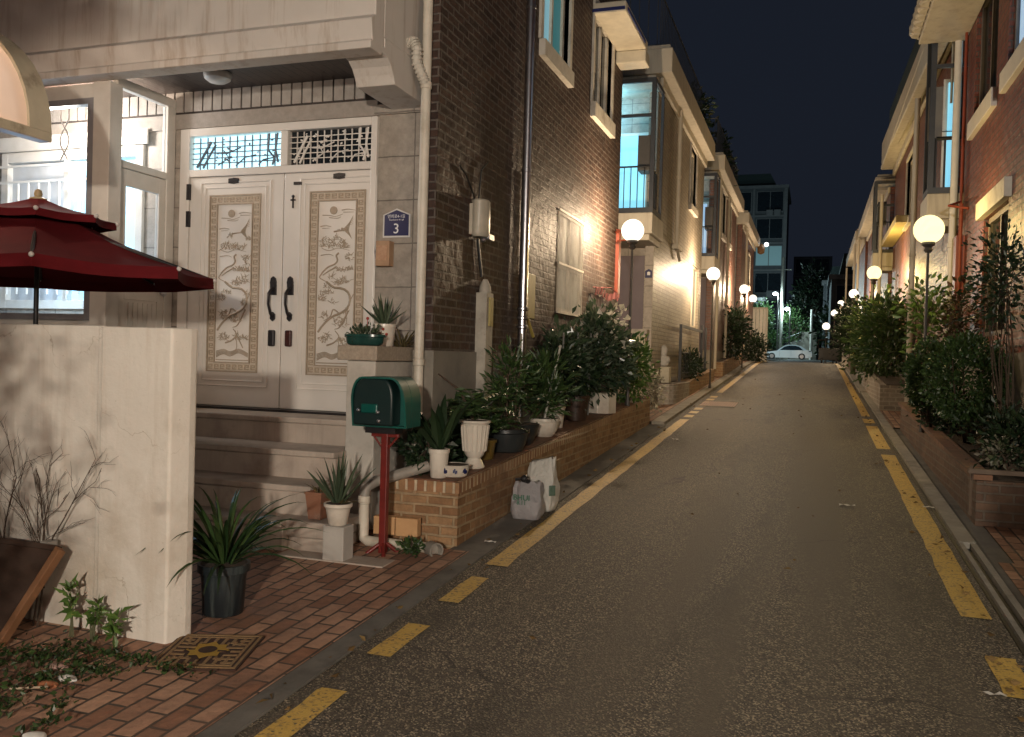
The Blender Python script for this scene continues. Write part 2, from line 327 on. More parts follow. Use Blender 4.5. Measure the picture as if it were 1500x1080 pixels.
# the lamp the photographer stands under: it throws the shadows of wall and planter towards the door
lamp_post(1.15,-5.2,2.6,gz(-5.2),G_W,(1,.895,.765),4500,'strong globe lamp on the right side, behind the viewer',GR,.16,.15)
lamp_post(1.55,1.0,2.75,gz(1),G_W,(1,.84,.66),320,'globe lamp just outside the right picture edge',GR,.15,.13)

# ------------------------------------------------------------------ ground
def strip(name, x0, x1, y0, y1, dz, mat, step=1.0, thick=0, kind='structure', lab=None, parent=None, wob=0):
    ys = list(np.arange(y0, y1, step)) + [y1]; mb = MB(); n = len(ys); vs = []
    for y in ys:
        j = rng.normal(0, wob, 2) if wob else (0,0)
        vs += [(x0+j[0],y,gz(y)+dz),(x1+j[1],y,gz(y)+dz)]
        if thick: vs += [(x0+j[0],y,gz(y)+dz-thick),(x1+j[1],y,gz(y)+dz-thick)]
    k = 4 if thick else 2; fs = []
    for i in range(n-1):
        a, b = i*k, (i+1)*k
        fs.append((a,a+1,b+1,b))
        if thick: fs += [(a,b,b+2,a+2),(a+1,a+3,b+3,b+1)]
    if thick: fs += [(0,2,3,1),((n-1)*k,(n-1)*k+1,(n-1)*k+3,(n-1)*k+2)]
    o = mb.add(vs, fs).build(name, mat, parent)
    return tag(o, kind=kind)
EARTH = pm('earth', (.06,.05,.04), (.04,.034,.028), 2, .95, .6, 20)
g = MB(); ys = [-30,-8] + list(range(-7,60)) + [70,80,90,100,130,180,300,600]
xs = [-300,-60,-20,-9,-2,1,9,20,60,300]
vs = [(x,y,gz(y)-.05) for y in ys for x in xs]; nx = len(xs)
g.add(vs, [(j*nx+i,j*nx+i+1,(j+1)*nx+i+1,(j+1)*nx+i) for j in range(len(ys)-1) for i in range(nx-1)])
tag(g.build('ground', EARTH), kind='structure')
strip('road', -2.02, 1.0, -9, 86, 0, ASPH)
strip('cross_street', -60, 60, 86, 97, .002, ASPH, 1)
strip('kerb', -2.14, -2.02, -9, 5.45, .012, KERB, 1, .05)
strip('kerb', -2.29, -2.02, 5.45, 13.0, .010, KERB, 1, .05)
strip('kerb', -2.24, -2.05, 13.0, 60, .05, KERBL, 1, .10)
strip('gutter', -2.05, -2.02, 13.0, 60, .004, KERB, 1)
strip('brick_pavement', -12, -2.14, -9, 5.45, .014, PAVE, .5)
strip('brick_pavement', -12, -2.86, 5.45, 6.5, .014, PAVE, .5)
strip('brick_pavement', -6, -2.24, 13.0, 17.5, .05, PAVE, .5)
strip('brick_pavement', -3.4, -2.24, 17.5, 60, .045, PAVE, 1)
# right edge: pale concrete kerb with an open drain slot, dark strip, brick pavement
strip('kerb', 1.0, 1.02, -9, 60, .006, BLACK, 1)
strip('kerb', 1.02, 1.135, 6.9, 20.5, .035, KERBL, 1, .08)
strip('kerb', 1.02, 1.05, 4.9, 6.9, .03, KERBL, 1, .08)
strip('kerb', 1.095, 1.135, 4.9, 6.9, .03, KERBL, 1, .08)
strip('gutter', 1.135, 1.20, 4.9, 6.5, .008, KERB, 1)
strip('drain_channel', 1.05, 1.095, 4.9, 6.9, -.01, BLACK, 1)
strip('kerb', 1.02, 1.2, -9, 4.9, .03, CONC, 1, .08)
strip('kerb', 1.0, 1.14, 20.5, 60, .05, KERBL, 1, .1)
strip('gutter', 1.135, 1.30, 6.5, 14, .004, KERB, 1)
strip('brick_pavement', 1.2, 6, -9, 6.5, .012, PAVE, .5)
strip('brick_pavement', 1.30, 6, 6.5, 7.7, .012, PAVE, .5)
strip('brick_pavement', 1.135, 3, 14, 16.6, .02, PAVE, .5)
strip('brick_pavement', 1.14, 3, 16.6, 60, .016, PAVE, 1)
# painted markings
for a, b in ((1.0,1.5),(1.9,2.35),(2.78,3.26),(3.66,4.10),(4.48,4.97)):
    strip('yellow_marking', -1.935, -1.815, a, b, .004, PAINT, .15, wob=.0045)
strip('yellow_marking', -1.945, -1.80, 5.24, 13.9, .004, PAINT, .25, wob=.0045)
for a in np.arange(14.2, 18.4, .62): strip('yellow_marking', -1.94, -1.80, a, a+.36, .004, PAINT, .2)
strip('yellow_marking', -1.93, -1.80, 19.2, 60, .004, PAINT, 1)
for a, b in ((2.2,2.65),(3.1,3.6),(4.2,4.68)): strip('yellow_marking', .82, .955, a, b, .004, PAINT, .15, wob=.0045)
strip('yellow_marking', .80, .955, 5.26, 11.25, .004, PAINT, .25, wob=.0045)
strip('yellow_marking', .79, .95, 11.75, 14.2, .004, PAINT, .25)
strip('yellow_marking', .79, .95, 14.6, 15.2, .004, PAINT, .25)
strip('yellow_marking', .80, .93, 15.6, 60, .004, PAINT, 1)
# drain grate across the lane edge
y = 16.6; t = thing('drain_grate', 'rusty iron drain grate let into the road by the left yellow line', 'grate', (-1.6,y,gz(y)))
RUST = pm('rusty_iron', (.42,.20,.15), (.55,.46,.42), 40, .7, .4, 60)
f = MB(); f.box(-1.93,-1.30,y-.50,y-.46,gz(y)-.05,gz(y-.46)+.012); f.build('frame', KERBL, t); MB().box(-1.93,-1.30,y+.46,y+.50,gz(y)-.05,gz(y+.46)+.016).build('frame', KERBL, t); s_ = MB()
for i in range(14): s_.prism([(y-.46,gz(y-.46)-.03),(y+.46,gz(y+.46)-.03),(y+.46,gz(y+.46)+.012),(y-.46,gz(y-.46)+.012)],'x',-1.92+i*.045,-1.893+i*.045)
s_.build('bars', RUST, t)
# bits of litter on the asphalt
PAPER = pm('scrap_paper', (.7,.68,.63), (.6,.58,.53), 10, .7, 0)
for i,(x,y,a,b,lab) in enumerate(((.32,8.02,.13,.05,'white paper scrap in the middle of the road'),(-1.66,11.5,.09,.05,'pale scrap just right of the left yellow line, past the bags'),
        (.78,4.19,.09,.03,'thin paper strip near the nearest right yellow dash'),(-2.10,5.75,.09,.03,'white strip on the grey kerb before the garbage bags'),(.98,8.2,.1,.06,'pale scrap where the right kerb slab ends'))):
    mb = MB(); n = 4; vs = [(x-a/2+a*p/n, y-b/2+b*q+.01*math.sin(p*2+i), gz(y)+.006+.012*abs(math.sin(p*1.7+q+i))) for q in (0,1) for p in range(n+1)]
    mb.add(vs, [(p,p+1,n+2+p,n+1+p) for p in range(n)]); tag(mb.build('paper_scrap', PAPER), lab, 'litter', 'litter on the road')

# ------------------------------------------------------------------ facade helpers
def bxa(mb, ax, out, c, t0, t1, u0, u1, z0, z1):
    a, b = c + out*t0, c + out*t1
    return mb.box(a, b, u0, u1, z0, z1) if ax == 'x' else mb.box(u0, u1, a, b, z0, z1)
def facade(mb, ax, out, c, u0, u1, z0, z1, holes=(), depth=.14):
    us = sorted({u0,u1,*[h[0] for h in holes],*[h[1] for h in holes]}); zs = sorted({z0,z1,*[h[2] for h in holes],*[h[3] for h in holes]})
    def p(t,u,z): return (c+out*t,u,z) if ax == 'x' else (u,c+out*t,z)
    for i in range(len(us)-1):
        for j in range(len(zs)-1):
            um, zm = (us[i]+us[i+1])/2, (zs[j]+zs[j+1])/2
            if any(h[0]<um<h[1] and h[2]<zm<h[3] for h in holes): continue
            mb.quad(p(0,us[i],zs[j]),p(0,us[i+1],zs[j]),p(0,us[i+1],zs[j+1]),p(0,us[i],zs[j+1]))
    for a,b,d,e in holes:
        for q in ((a,d,b,d),(b,d,b,e),(b,e,a,e),(a,e,a,d)):
            mb.quad(p(0,q[0],q[1]),p(0,q[2],q[3]),p(-depth,q[2],q[3]),p(-depth,q[0],q[1]))
    return mb
def window(par, ax, out, c, u0, u1, z0, z1, fm, pm_, fw=.06, mull=(.5,), rails=(), sill=None, surround=None, set_=.05, label=None):
    f = MB(); T = (-set_-.06, -set_)
    for a,b,d,e in ((u0,u0+fw,z0,z1),(u1-fw,u1,z0,z1),(u0+fw,u1-fw,z0,z0+fw),(u0+fw,u1-fw,z1-fw,z1)): bxa(f,ax,out,c,*T,a,b,d,e)
    for q in mull: bxa(f,ax,out,c,-set_-.055,-set_-.005,u0+(u1-u0)*q-fw*.4,u0+(u1-u0)*q+fw*.4,z0+fw,z1-fw)
    for q in rails: bxa(f,ax,out,c,-set_-.057,-set_-.007,u0+fw,u1-fw,z0+(z1-z0)*q-fw*.35,z0+(z1-z0)*q+fw*.35)
    fo = f.build('window', fm, par)
    if label: fo['label'] = label
    bxa(MB(),ax,out,c,-set_-.05,-set_-.035,u0+fw*.5,u1-fw*.5,z0+fw*.5,z1-fw*.5).build('pane', pm_, fo)
    if sill: bxa(MB(),ax,out,c,-.05,.07,u0-.06,u1+.06,z0-sill,z0-.002).build('sill', WHITED, fo)
    if surround:
        s = MB(); q = surround
        bxa(s,ax,out,c,-.05,.03,u0-q,u0,z0,z1); bxa(s,ax,out,c,-.05,.03,u1,u1+q,z0,z1); bxa(s,ax,out,c,-.05,.035,u0-q,u1+q,z1,z1+q)
        s.build('surround', WHITED, fo)
    return fo
LIT_TEAL = emit('curtain_lit_teal', (.20,.42,.50), .6)
LIT_CYAN = emit('window_lit_cyan', (.24,.64,.84), .9)
LIT_PALE = emit('blind_lit_pale', (.42,.70,.84), .75)
LIT_WHITE = emit('frosted_glass_lit', (.50,.86,1.0), 1.15)
LIT_TEAL2 = emit('lit_pane_dim_teal', (.05,.20,.22), .4)
LIT_BLUE = emit('window_lit_pale_blue', (.42,.62,.85), .55)

# ================================================================== HOUSE 1 (dark brick, door number 3)
H = thing('brick_house', 'dark brown brick house with white double doors and a plastered balcony', 'house', (-5.5,6.4,.25))
XW, YF, YD = -2.79, 6.2, 6.45
wb = MB()
facade(wb,'x',1,XW,YF,12.8,1.62,7.2,[(8.76,9.80,4.90,6.35),(10.98,12.05,4.88,6.15),(9.6,10.72,2.12,3.28)],.13)
wb.quad((-2.94,YF,.2),(XW,YF,.2),(XW,YF,7.2),(-2.94,YF,7.2)); wb.quad((-2.94,YF,.2),(-2.94,YF,7.2),(-2.94,YD,7.2),(-2.94,YD,.2))
wb.quad((XW,12.8,.3),(XW,12.8,7.2),(-10,12.8,7.2),(-10,12.8,.3)); wb.build('brick_wall', BRICK1, H)
MB().box(-10,XW+.02,YF+.0,12.79,7.2,7.45).build('roof', GREYPL, H)
fd = MB(); fd.box(-2.95,XW+.018,YF-.004,12.81,.15,1.62); fd.build('foundation', GREYPL, H)
# granite door wall
dw = MB(); facade(dw,'y',-1,YD,-10,-2.942,0,3.62,[(-5.39,-3.43,1.07,3.53),(-7.5,-5.80,1.92,3.42)],.14); dw.build('granite_wall', STONE, H)
MB().box(-10,-3.44,YD-.022,YD+.05,3.535,3.665).build('lintel', pm('granite_lintel', (.33,.29,.25),(.26,.23,.195),20,.6,.2,60), H)
tl = MB(); x = -3.56
TILE = pm('soldier_tile', (.36,.325,.285), (.28,.25,.22), 10, .55, .2, 50, stain=(.22,.195,.17))
while x > -8.2: tl.box(x-.085,x,YD-.02,YD+.02,3.685,3.86); x -= .101
tl.build('soldier_course', TILE, H)
MB().box(-10,-2.95,YD-.008,YD+.01,3.62,4.0).build('mortar_bed', pm('dark_mortar',(.05,.04,.035),None,10,.9,.2), H)
MB().box(-3.46,-2.99,YD-.03,YD+.02,3.54,3.62).build('pilaster_cap', STONE, H)
# balcony: fascia with stepped mouldings, parapet, curved corbel, planked soffit
def ybox(name, prof, x0, x1, mat): return MB().prism(prof,'x',x0,x1).build(name, mat, H, bevel=.006)
b = MB(); b.prism([(5.45,3.72),(5.45,3.775),(5.475,3.785),(5.455,3.93),(5.50,3.965),(5.515,3.97),(5.515,4.75),(5.65,4.75),(5.65,3.80),(5.62,3.72)],'x',-10,-2.98)
b.box(-3.1,-2.98,5.651,6.45,3.86,4.75); b.build('balcony', BALC, H, bevel=.008)
b = MB(); pr = [(5.53,3.722),(5.62,3.745),(5.70,3.73),(5.76,3.69),(5.80,3.64),(5.835,3.575),(6.19,3.572),(6.44,3.572),(6.44,3.859),(5.66,3.859),(5.66,3.79),(5.53,3.74)]
b.prism([(y_,z_) for y_,z_ in pr],'x',-3.30,-2.979); b.build('corbel', BALC, H, bevel=.006)
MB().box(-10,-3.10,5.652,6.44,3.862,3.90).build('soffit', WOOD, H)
MB().box(-10,-3.11,5.66,6.44,4.6,4.72).build('balcony_floor', GREYPL, H)
cl = MB().lathe([(.11,0),(.115,-.02),(.105,-.05),(.07,-.075),(.01,-.085)],(-4.72,6.05,3.862),24).build('ceiling_light', pm('opal_cover',(.72,.70,.66),None,4,.3,0), H, True)
# stone steps
for i,(y0,z0,z1) in enumerate(((4.98,.1,.455),(5.2,.25,.66),(5.5,.5,.865),(5.92,.7,1.065))):
    xr = (-3.30,-3.22,-3.22,-3.20)[i]
    s = MB().box(-9 if i==3 else -5.6,xr,y0+.025,6.449,z0,z1-.045); s.box(-9 if i==3 else -5.6,xr-.001,y0,6.447,z1-.043,z1)
    s.build('step', STEP, H, bevel=.008)
MB().box(-3.299,-2.96,5.06,5.45,.15,.345).box(-3.31,-2.95,5.04,5.46,.347,.455).build('step_block', STEP, H, bevel=.01)
# pier that ends the stair, with its cap
MB().box(-3.235,-3.0,5.68,6.40,.3,1.53).build('stair_pier', pm('pier_paint',(.56,.52,.46),(.48,.44,.38),4,.7,.2,30,stain=(.36,.32,.27)), H, bevel=.008)
MB().box(-3.29,-2.965,5.63,6.44,1.532,1.64).build('pier_cap', pm('terrazzo_cap',(.40,.33,.25),(.27,.22,.17),45,.7,.4,60), H, bevel=.008)
v = MB()
for a in (-.0,): v.box(-3.0,-2.993,5.95,6.27,1.40,1.415).box(-3.0,-2.993,5.95,5.965,1.30,1.40).box(-3.0,-2.993,6.255,6.27,1.30,1.40).box(-3.0,-2.993,5.97,6.25,1.33,1.34).box(-3.0,-2.993,6.06,6.16,1.34,1.40)
v.build('pier_carving', pm('shadow_carving',(.26,.22,.17),None,9,.8,.1), H)
# ---- double doors
fr = MB()
X0,X1,XM = -5.39,-3.43,-4.315
for a,b_,d,e in ((X0,X0+.10,1.07,3.53),(X1-.055,X1,1.07,3.53),(X0+.10,X1-.055,3.46,3.53),(X0+.10,X1-.055,3.10,3.165)): fr.box(a,b_,YD-.03,YD+.10,d,e)
fr.box(XM-.035,XM+.035,YD-.028,YD+.10,3.165,3.46)
fo = fr.build('door_frame', DOORW, H, bevel=.006)
MB().box(X0+.001,X1-.001,YD-.12,YD+.12,1.066,1.085).build('door_sill', DARKM, H)
def relief(par, x0, x1, z0, z1, y):
    """bronze carving: key border, sun, clouds, crane, pine trunk, deer and rocks"""
    W_, H_ = x1-x0, z1-z0; bd = MB(); q = .078
    for a,b_,d,e in ((x0,x1,z0,z0+.012),(x0,x1,z1-.012,z1),(x0,x0+.012,z0+.012,z1-.012),(x1-.012,x1,z0+.012,z1-.012),
                    (x0+q,x1-q,z0+q,z0+q+.01),(x0+q,x1-q,z1-q-.01,z1-q),(x0+q,x0+q+.01,z0+q+.01,z1-q-.01),(x1-q-.01,x1-q,z0+q+.01,z1-q-.01)): bd.box(a,b_,y-.012,y,d,e)
    def key(cx,cz,s,vert):
        for a,b_,d,e in ((-.5,.5,-.5,-.28),(-.5,-.28,-.28,.5),(-.28,.5,.3,.5),(.28,.5,-.1,.3),(-.1,.28,-.1,.08)): bd.box(cx+a*s,cx+b_*s,y-.009,y,cz+d*s,cz+e*s)
    n = int(H_/.062)
    for i in range(n):
        for xx in (x0+.045,x1-.045): key(xx,z0+.045+(H_-.09)*i/(n-1),.042,1)
    n = int(W_/.062)
    for i in range(1,n-1):
        for zz in (z0+.045,z1-.045): key(x0+.045+(W_-.09)*i/(n-1),zz,.042,0)
    fl_ = MB().box(x0+.014,x1-.014,y-.003,y,z0+.014,z0+q-.002).box(x0+.014,x1-.014,y-.003,y,z1-q+.002,z1-.014)
    fl_.box(x0+.014,x0+q-.002,y-.003,y,z0+q,z1-q).box(x1-q+.002,x1-.014,y-.003,y,z0+q,z1-q); fl_.build('relief_border', TANF, par)
    ix0, ix1, iz0, iz1 = x0+q+.012, x1-q-.012, z0+q+.012, z1-q-.012
    def P(u,v): return (ix0+(ix1-ix0)*u, y-.002, iz0+(iz1-iz0)*v)
    def line(pts, r, taper=.5):
        k = 16; out = []
        for i in range(k+1):
            t_ = i/k*(len(pts)-1); j = min(int(t_),len(pts)-2); f_ = t_-j
            p0,p1,p2,p3 = pts[max(j-1,0)],pts[j],pts[j+1],pts[min(j+2,len(pts)-1)]
            c = [.5*((2*p1[d])+(-p0[d]+p2[d])*f_+(2*p0[d]-5*p1[d]+4*p2[d]-p3[d])*f_*f_+(-p0[d]+3*p1[d]-3*p2[d]+p3[d])*f_**3) for d in (0,1)]
            out.append(P(*c))
        r = r*.68; bd.tube(out,[r*(1-(1-taper)*i/k) for i in range(k+1)],5)
    def disc(u,v,r): c = P(u,v); bd.prism([(c[0]+r*math.cos(a*math.pi/8),c[2]+r*math.sin(a*math.pi/8)) for a in range(16)],'y',y-.007,y)
    def clump(u,v,w,h,n):
        for i in range(int(n*1.7)):
            a = rng.uniform(0,6.28); rr = math.sqrt(rng.uniform()); line([(u+w*rr*math.cos(a),v+h*rr*math.sin(a)),(u+w*rr*math.cos(a)+rng.normal(0,.05),v+h*rr*math.sin(a)+rng.normal(.008,.01))],.0052)
    disc(.40,.945,.034); line([(.1,.918),(.3,.915),(.45,.908),(.65,.922)],.005); line([(.28,.902),(.5,.897),(.6,.905)],.005)
    line([(.62,.945),(.78,.95),(.98,.943)],.006); line([(.66,.933),(.95,.932)],.005)
    line([(.05,.848),(.2,.853),(.34,.846)],.006); line([(.1,.836),(.3,.838)],.004)
    line([(.42,.815),(.55,.82),(.7,.822),(.82,.82)],.011,.4)                         # flying crane
    for k in range(5): line([(.68+.03*k,.822),(.74+.03*k,.845+.008*k),(.93,.862+.012*k)],.006,.3)
    for k in range(4): line([(.72+.03*k,.818),(.84+.02*k,.79-.006*k)],.006,.4)
    clump(.25,.735,.22,.022,26); clump(.66,.728,.18,.018,22); line([(.1,.715),(.3,.70),(.55,.715),(.85,.70)],.005)
    line([(.08,.672),(.3,.678),(.42,.668)],.006)
    line([(.56,.685),(.5,.67),(.53,.64),(.46,.618),(.28,.60),(.12,.565)],.012,.8); line([(.5,.60),(.3,.575),(.14,.55)],.012,.5)   # standing crane
    line([(.12,.562),(.06,.535),(.2,.515),(.35,.50)],.008); clump(.84,.66,.12,.02,16); clump(.72,.585,.24,.012,22); line([(.5,.58),(.98,.583)],.004)
    line([(.25,.51),(.45,.475),(.7,.468),(.86,.44),(.9,.395),(.82,.345),(.62,.315),(.42,.295),(.2,.25),(.05,.20)],.016,.9)   # pine trunk
    line([(.9,.395),(1,.44)],.008); line([(.62,.315),(.45,.34),(.38,.30),(.2,.27)],.011); line([(.86,.335),(.66,.24),(.5,.22)],.012,.4)
    clump(.72,.51,.2,.018,24); clump(.12,.41,.12,.022,18); clump(.55,.50,.12,.012,12); clump(.3,.445,.15,.01,10); clump(.2,.30,.12,.02,14); clump(.62,.27,.18,.02,18)
    clump(.22,.155,.18,.022,24); line([(.3,.12),(.5,.14),(.62,.175),(.52,.21)],.012,.5); line([(.62,.175),(.75,.12),(.82,.09)],.010,.6); line([(.6,.16),(.64,.1),(.58,.065)],.007); clump(.75,.15,.15,.012,14)
    for k in range(16): clump(rng.uniform(.1,.9),rng.uniform(.1,.86),.09,.012,7)
    for k in range(5): line([(.03,.028+.009*k),(.25,.05+.007*k),(.45,.036+.007*k),(.7,.058+.006*k),(.97,.032+.006*k)],.006,.8)
    line([(.02,.012),(.98,.012)],.007,1)
    return bd.build('relief', BRONZE, par)
def leaf_door(x0, x1, px0, px1, lab, lock, right):
    d = MB().box(x0,x1,YD-.012,YD+.05,1.088,3.098); o = d.build('door', DOORW, H, bevel=.005); o['label'] = lab
    mo = MB()                                                                       # raised beads round the panel
    for k,q in ((0,.10),(1,.055)):
        a,b_,d_,e = px0-q,px1+q,1.36-q,2.95+q
        for w in ((a,a+.012,d_,e),(b_-.012,b_,d_,e),(a+.012,b_-.012,d_,d_+.012),(a+.012,b_-.012,e-.012,e)): mo.box(w[0],w[1],YD-.02,YD-.011,w[2],w[3])
    mo.build('moulding', DOORW, o, bevel=.004)
    relief(o, px0, px1, 1.385, 2.935, YD-.013)
    hx = x1-.075 if not right else x0+.085
    h = MB(); h.prism([(hx+.030*math.sin(a),2.165+.055*math.cos(a)) for a in np.linspace(0,2*math.pi,9)[:-1]],'y',YD-.03,YD-.012)
    h.box(hx-.028,hx+.03,YD-.028,YD-.012,2.06,2.15)
    h.tube([(hx,YD-.03,2.12),(hx-.01,YD-.07,2.07),(hx-.01,YD-.075,1.98),(hx,YD-.06,1.91),(hx,YD-.03,1.885)],[.016,.013,.011,.013,.02],8)
    h.prism([(hx+.026*math.sin(a),1.875+.04*math.cos(a)) for a in np.linspace(0,2*math.pi,7)[:-1]],'y',YD-.03,YD-.012)
    h.build('handle', DARKM, o, True); 
    MB().box(hx-.032,hx+.032,YD-.045,YD-.012,1.62,1.76).build('digital_lock', lock, o, bevel=.012)
    cx = (px0+px1)/2 - (.02 if not right else -.01)
    MB().prism([(cx-.055,3.035),(cx,3.028),(cx+.055,3.035),(cx+.055,3.075),(cx,3.082),(cx-.055,3.075)],'y',YD-.02,YD-.012).build('door_plate', DARKM, o)
    if not right:
        k = MB()
        for z_ in (2.90,2.66): k.box(x0-.022,x0+.012,YD-.036,YD-.012,z_,z_+.14)
        k.build('hinge', DARKM, o)
    else:
        k = MB().box(x0+.10,x0+.17,YD-.03,YD-.012,2.995,3.02); k.build('latch', DARKM, o)
        k = MB().box(x0+.083,x0+.097,YD-.02,YD-.012,2.80,2.91).box(x0+.066,x0+.114,YD-.02,YD-.0121,2.862,2.876); k.sphere((x0+.09,YD-.016,2.90),.014,8,6); k.build('door_cross', DARKM, o)
    return o
leaf_door(X0+.102,XM-.004,-5.07,-4.54,'left door leaf with bronze carved panel',DARKM,False)
leaf_door(XM+.004,X1-.057,-4.055,-3.525,'right door leaf with carved panel, small cross and red lock',BROWNM,True)
def transom(x0, x1, lit, lab):
    g_ = MB(); z0,z1 = 3.175,3.452; y = YD+.02
    n = 12
    for i in range(1,n): g_.box(x0+(x1-x0)*i/n-.004,x0+(x1-x0)*i/n+.004,y-.010,y,z0,z1)
    for i in range(1,6): g_.box(x0,x1,y-.014,y-.0105,z0+(z1-z0)*i/6-.004,z0+(z1-z0)*i/6+.004)
    def tw(pts,r): g_.tube([(x0+(x1-x0)*u,y-.02,z0+(z1-z0)*v) for u,v in pts],r,5)
    tw([(.06,.05),(.15,.5),(.22,.85)],.012); tw([(.13,.02),(.2,.4),(.27,.75)],.010); tw([(.22,.5),(.4,.45),(.55,.62)],.006); tw([(.86,1),(.85,.5),(.92,.25),(.9,.02)],.010); tw([(.95,1),(.93,.5),(.96,.1)],.010)
    tw([(.3,.1),(.42,.3),(.36,.55)],.006); tw([(.5,.05),(.6,.3),(.72,.36)],.006); tw([(.75,.05),(.8,.2),(.92,.25)],.006)
    for i in range(34):
        u,v = rng.uniform(.05,.97),rng.uniform(.08,.95); a = rng.uniform(0,6.28); r_ = rng.uniform(.012,.024)
        c = (x0+(x1-x0)*u, z0+(z1-z0)*v); g_.prism([(c[0]+r_*math.cos(a),c[1]+r_*.6*math.sin(a)),(c[0]+r_*.5*math.cos(a+1.7),c[1]+r_*.5*math.sin(a+1.7)),(c[0]-r_*math.cos(a),c[1]-r_*.6*math.sin(a)),(c[0]+r_*.5*math.cos(a-1.7),c[1]+r_*.5*math.sin(a-1.7))],'y',y-.02,y-.016)
    o = g_.build('transom_grille', DOORW if not lit else pm('backlit_grille_grey',(.10,.13,.17),None,8,.5,0), H); o['label'] = lab  # grille before the glowing pane has its backlit tone put into the colour
    MB().box(x0-.01,x1+.01,YD+.035,YD+.05,z0-.01,z1+.01).build('transom_pane', LIT_WHITE if lit else DARKGL, o)
transom(X0+.105,XM-.038,True,'lit transom grille glowing pale blue'); transom(XM+.038,X1-.058,False,'unlit transom grille, dark glass behind')
# ---- street side fittings
w1_ = window(H,'x',1,XW,8.76,9.80,4.90,6.35,WHITED,LIT_TEAL,.07,(.55,),(),.17,.09,label='upper window glowing teal, nearest the silver pipe')
MB().box(XW-.084,XW-.08,9.36,9.74,4.96,6.3).build('curtain', LIT_TEAL2, w1_)
window(H,'x',1,XW,10.98,12.05,4.88,6.15,WHITED,DARKGL,.07,(.6,),(),.19,.07,label='upper window under the white canopy, dark')
wn_ = window(H,'x',1,XW,9.6,10.72,2.12,3.28,WHITED,PANE,.04,(.5,),(.45,),None,None,.0,label='ground floor window behind fine white bars')
gb = MB()
for u in np.linspace(9.62,10.70,21): gb.box(XW+.012,XW+.020,u-.004,u+.004,2.12,3.28)
for z_ in (2.10,2.66,3.265): gb.box(XW+.008,XW+.026,9.59,10.73,z_,z_+.025)
gb.build('window_bars', WHITED, wn_)
c = MB(); c.box(XW,-2.36,10.9,12.45,5.98,6.12); c.box(XW,-2.36,12.30,12.62,5.8,5.979); c.build('canopy', pm('canopy_cream',(.66,.60,.47),None,5,.6,.1,30), H, bevel=.02)
MB().box(XW,-2.37,10.885,10.9,6.0,6.04).box(-2.36,-2.345,11.0,12.2,6.02,6.06).build('canopy_edge', pm('canopy_blue',(.02,.03,.14),None,8,.4,0), H)
for (x,y,r,z0,z1,mt,nm) in ((-2.865,6.13,.038,.60,6.9,PVC,'white_downpipe'),(XW+.075,8.18,.045,1.0,7.0,SILVER,'steel_downpipe')):
    p = MB().tube([(x,y,z0),(x,y,z1)],r,14)
    if nm == 'steel_downpipe':
        for z_ in (1.86,1.95,2.04): p.lathe([(r,0),(r+.014,.01),(r+.014,.03),(r,.04)],(x,y,z_),14)
        for z_ in (3.4,5.0): p.lathe([(r,0),(r+.006,.005),(r+.006,.035),(r,.04)],(x,y,z_),14)
    else:
        for z_ in (1.5,3.62,4.9): p.lathe([(r,0),(r+.007,.005),(r+.007,.05),(r,.055)],(x,y,z_),14)
    p.build(nm, mt, H, True)
ho = MB(); pts = [(-2.98,6.05,3.95),(-2.93,6.03,3.96),(-2.90,6.03,3.90),(-2.905,6.04,3.80),(-2.88,6.07,3.72),(-2.865,6.11,3.66)]
ho.tube(pts,.035,10)
for i in range(len(pts)-1):
    for k in range(3):
        a = Vector(pts[i]).lerp(Vector(pts[i+1]),k/3); b_ = Vector(pts[i]).lerp(Vector(pts[i+1]),k/3+.18); ho.tube([a,b_],.043,10)
ho.build('drain_hose', WHITED, H, True)
MB().tube([(-2.925,6.19,3.75),(-2.915,6.185,3.1),(-2.93,6.185,2.75),(-2.91,6.185,2.2),(-2.92,6.185,1.6)],.006,6).build('wall_cable', PVC, H, True)
mt_ = MB().lathe([(.001,0),(.09,0),(.105,.02),(.105,.30),(.09,.315),(.001,.316)],(XW+.075,6.98,2.60),20,.7,1).box(XW,XW+.03,6.9,7.06,2.62,2.88); mo_ = mt_.build('meter_box', pm('meter_cream',(.50,.45,.36),None,7,.4,.05), H, True)
MB().box(XW+.12,XW+.15,7.0,7.12,2.585,2.63).sphere((XW+.10,6.98,2.58),.025,10,8).build('meter_window', SILVER, mo_)
MB().tube([(XW+.02,6.98,2.92),(XW+.015,6.75,3.10),(XW+.015,6.62,3.14)],.008,6).build('meter_cable', BLACK, mo_, True)
MB().tube([(XW+.02,7.06,2.6),(XW+.025,7.16,2.28)],.014,6).build('meter_cable', BLACK, mo_, True)
MB().tube([(XW+.02,7.05,2.9),(XW+.02,7.1,3.2),(XW+.02,7.25,3.3)],.008,6).build('meter_cable', BLACK, mo_, True)
MB().box(XW,XW+.10,7.11,7.27,.9,2.14).lathe([(.055,0),(.05,.06),(.02,.12)],(XW+.05,7.19,2.14),12).build('conduit_box', pm('old_cream_conduit',(.45,.41,.34),(.32,.29,.24),9,.6,.2,50,stain=(.2,.18,.15)), H, True)
MB().box(XW+.10,XW+.115,7.16,7.24,1.85,2.1).build('conduit_label', pm('yellowed_label',(.40,.33,.12),None,20,.5,.1), H)
yb = MB().box(XW,XW+.05,8.36,8.66,1.98,2.44); yb.build('gas_pipe_cover', pm('yellow_cover',(.36,.30,.12),(.28,.23,.10),14,.5,.1), H, bevel=.008)
MB().tube([(XW+.03,8.34,2.1),(XW+.03,8.33,3.4)],.014,8).tube([(XW+.04,8.36,2.05),(XW+.05,8.62,1.80)],.018,8).build('gas_pipe', pm('yellow_pipe',(.42,.32,.08),None,14,.5,.1), H, True)
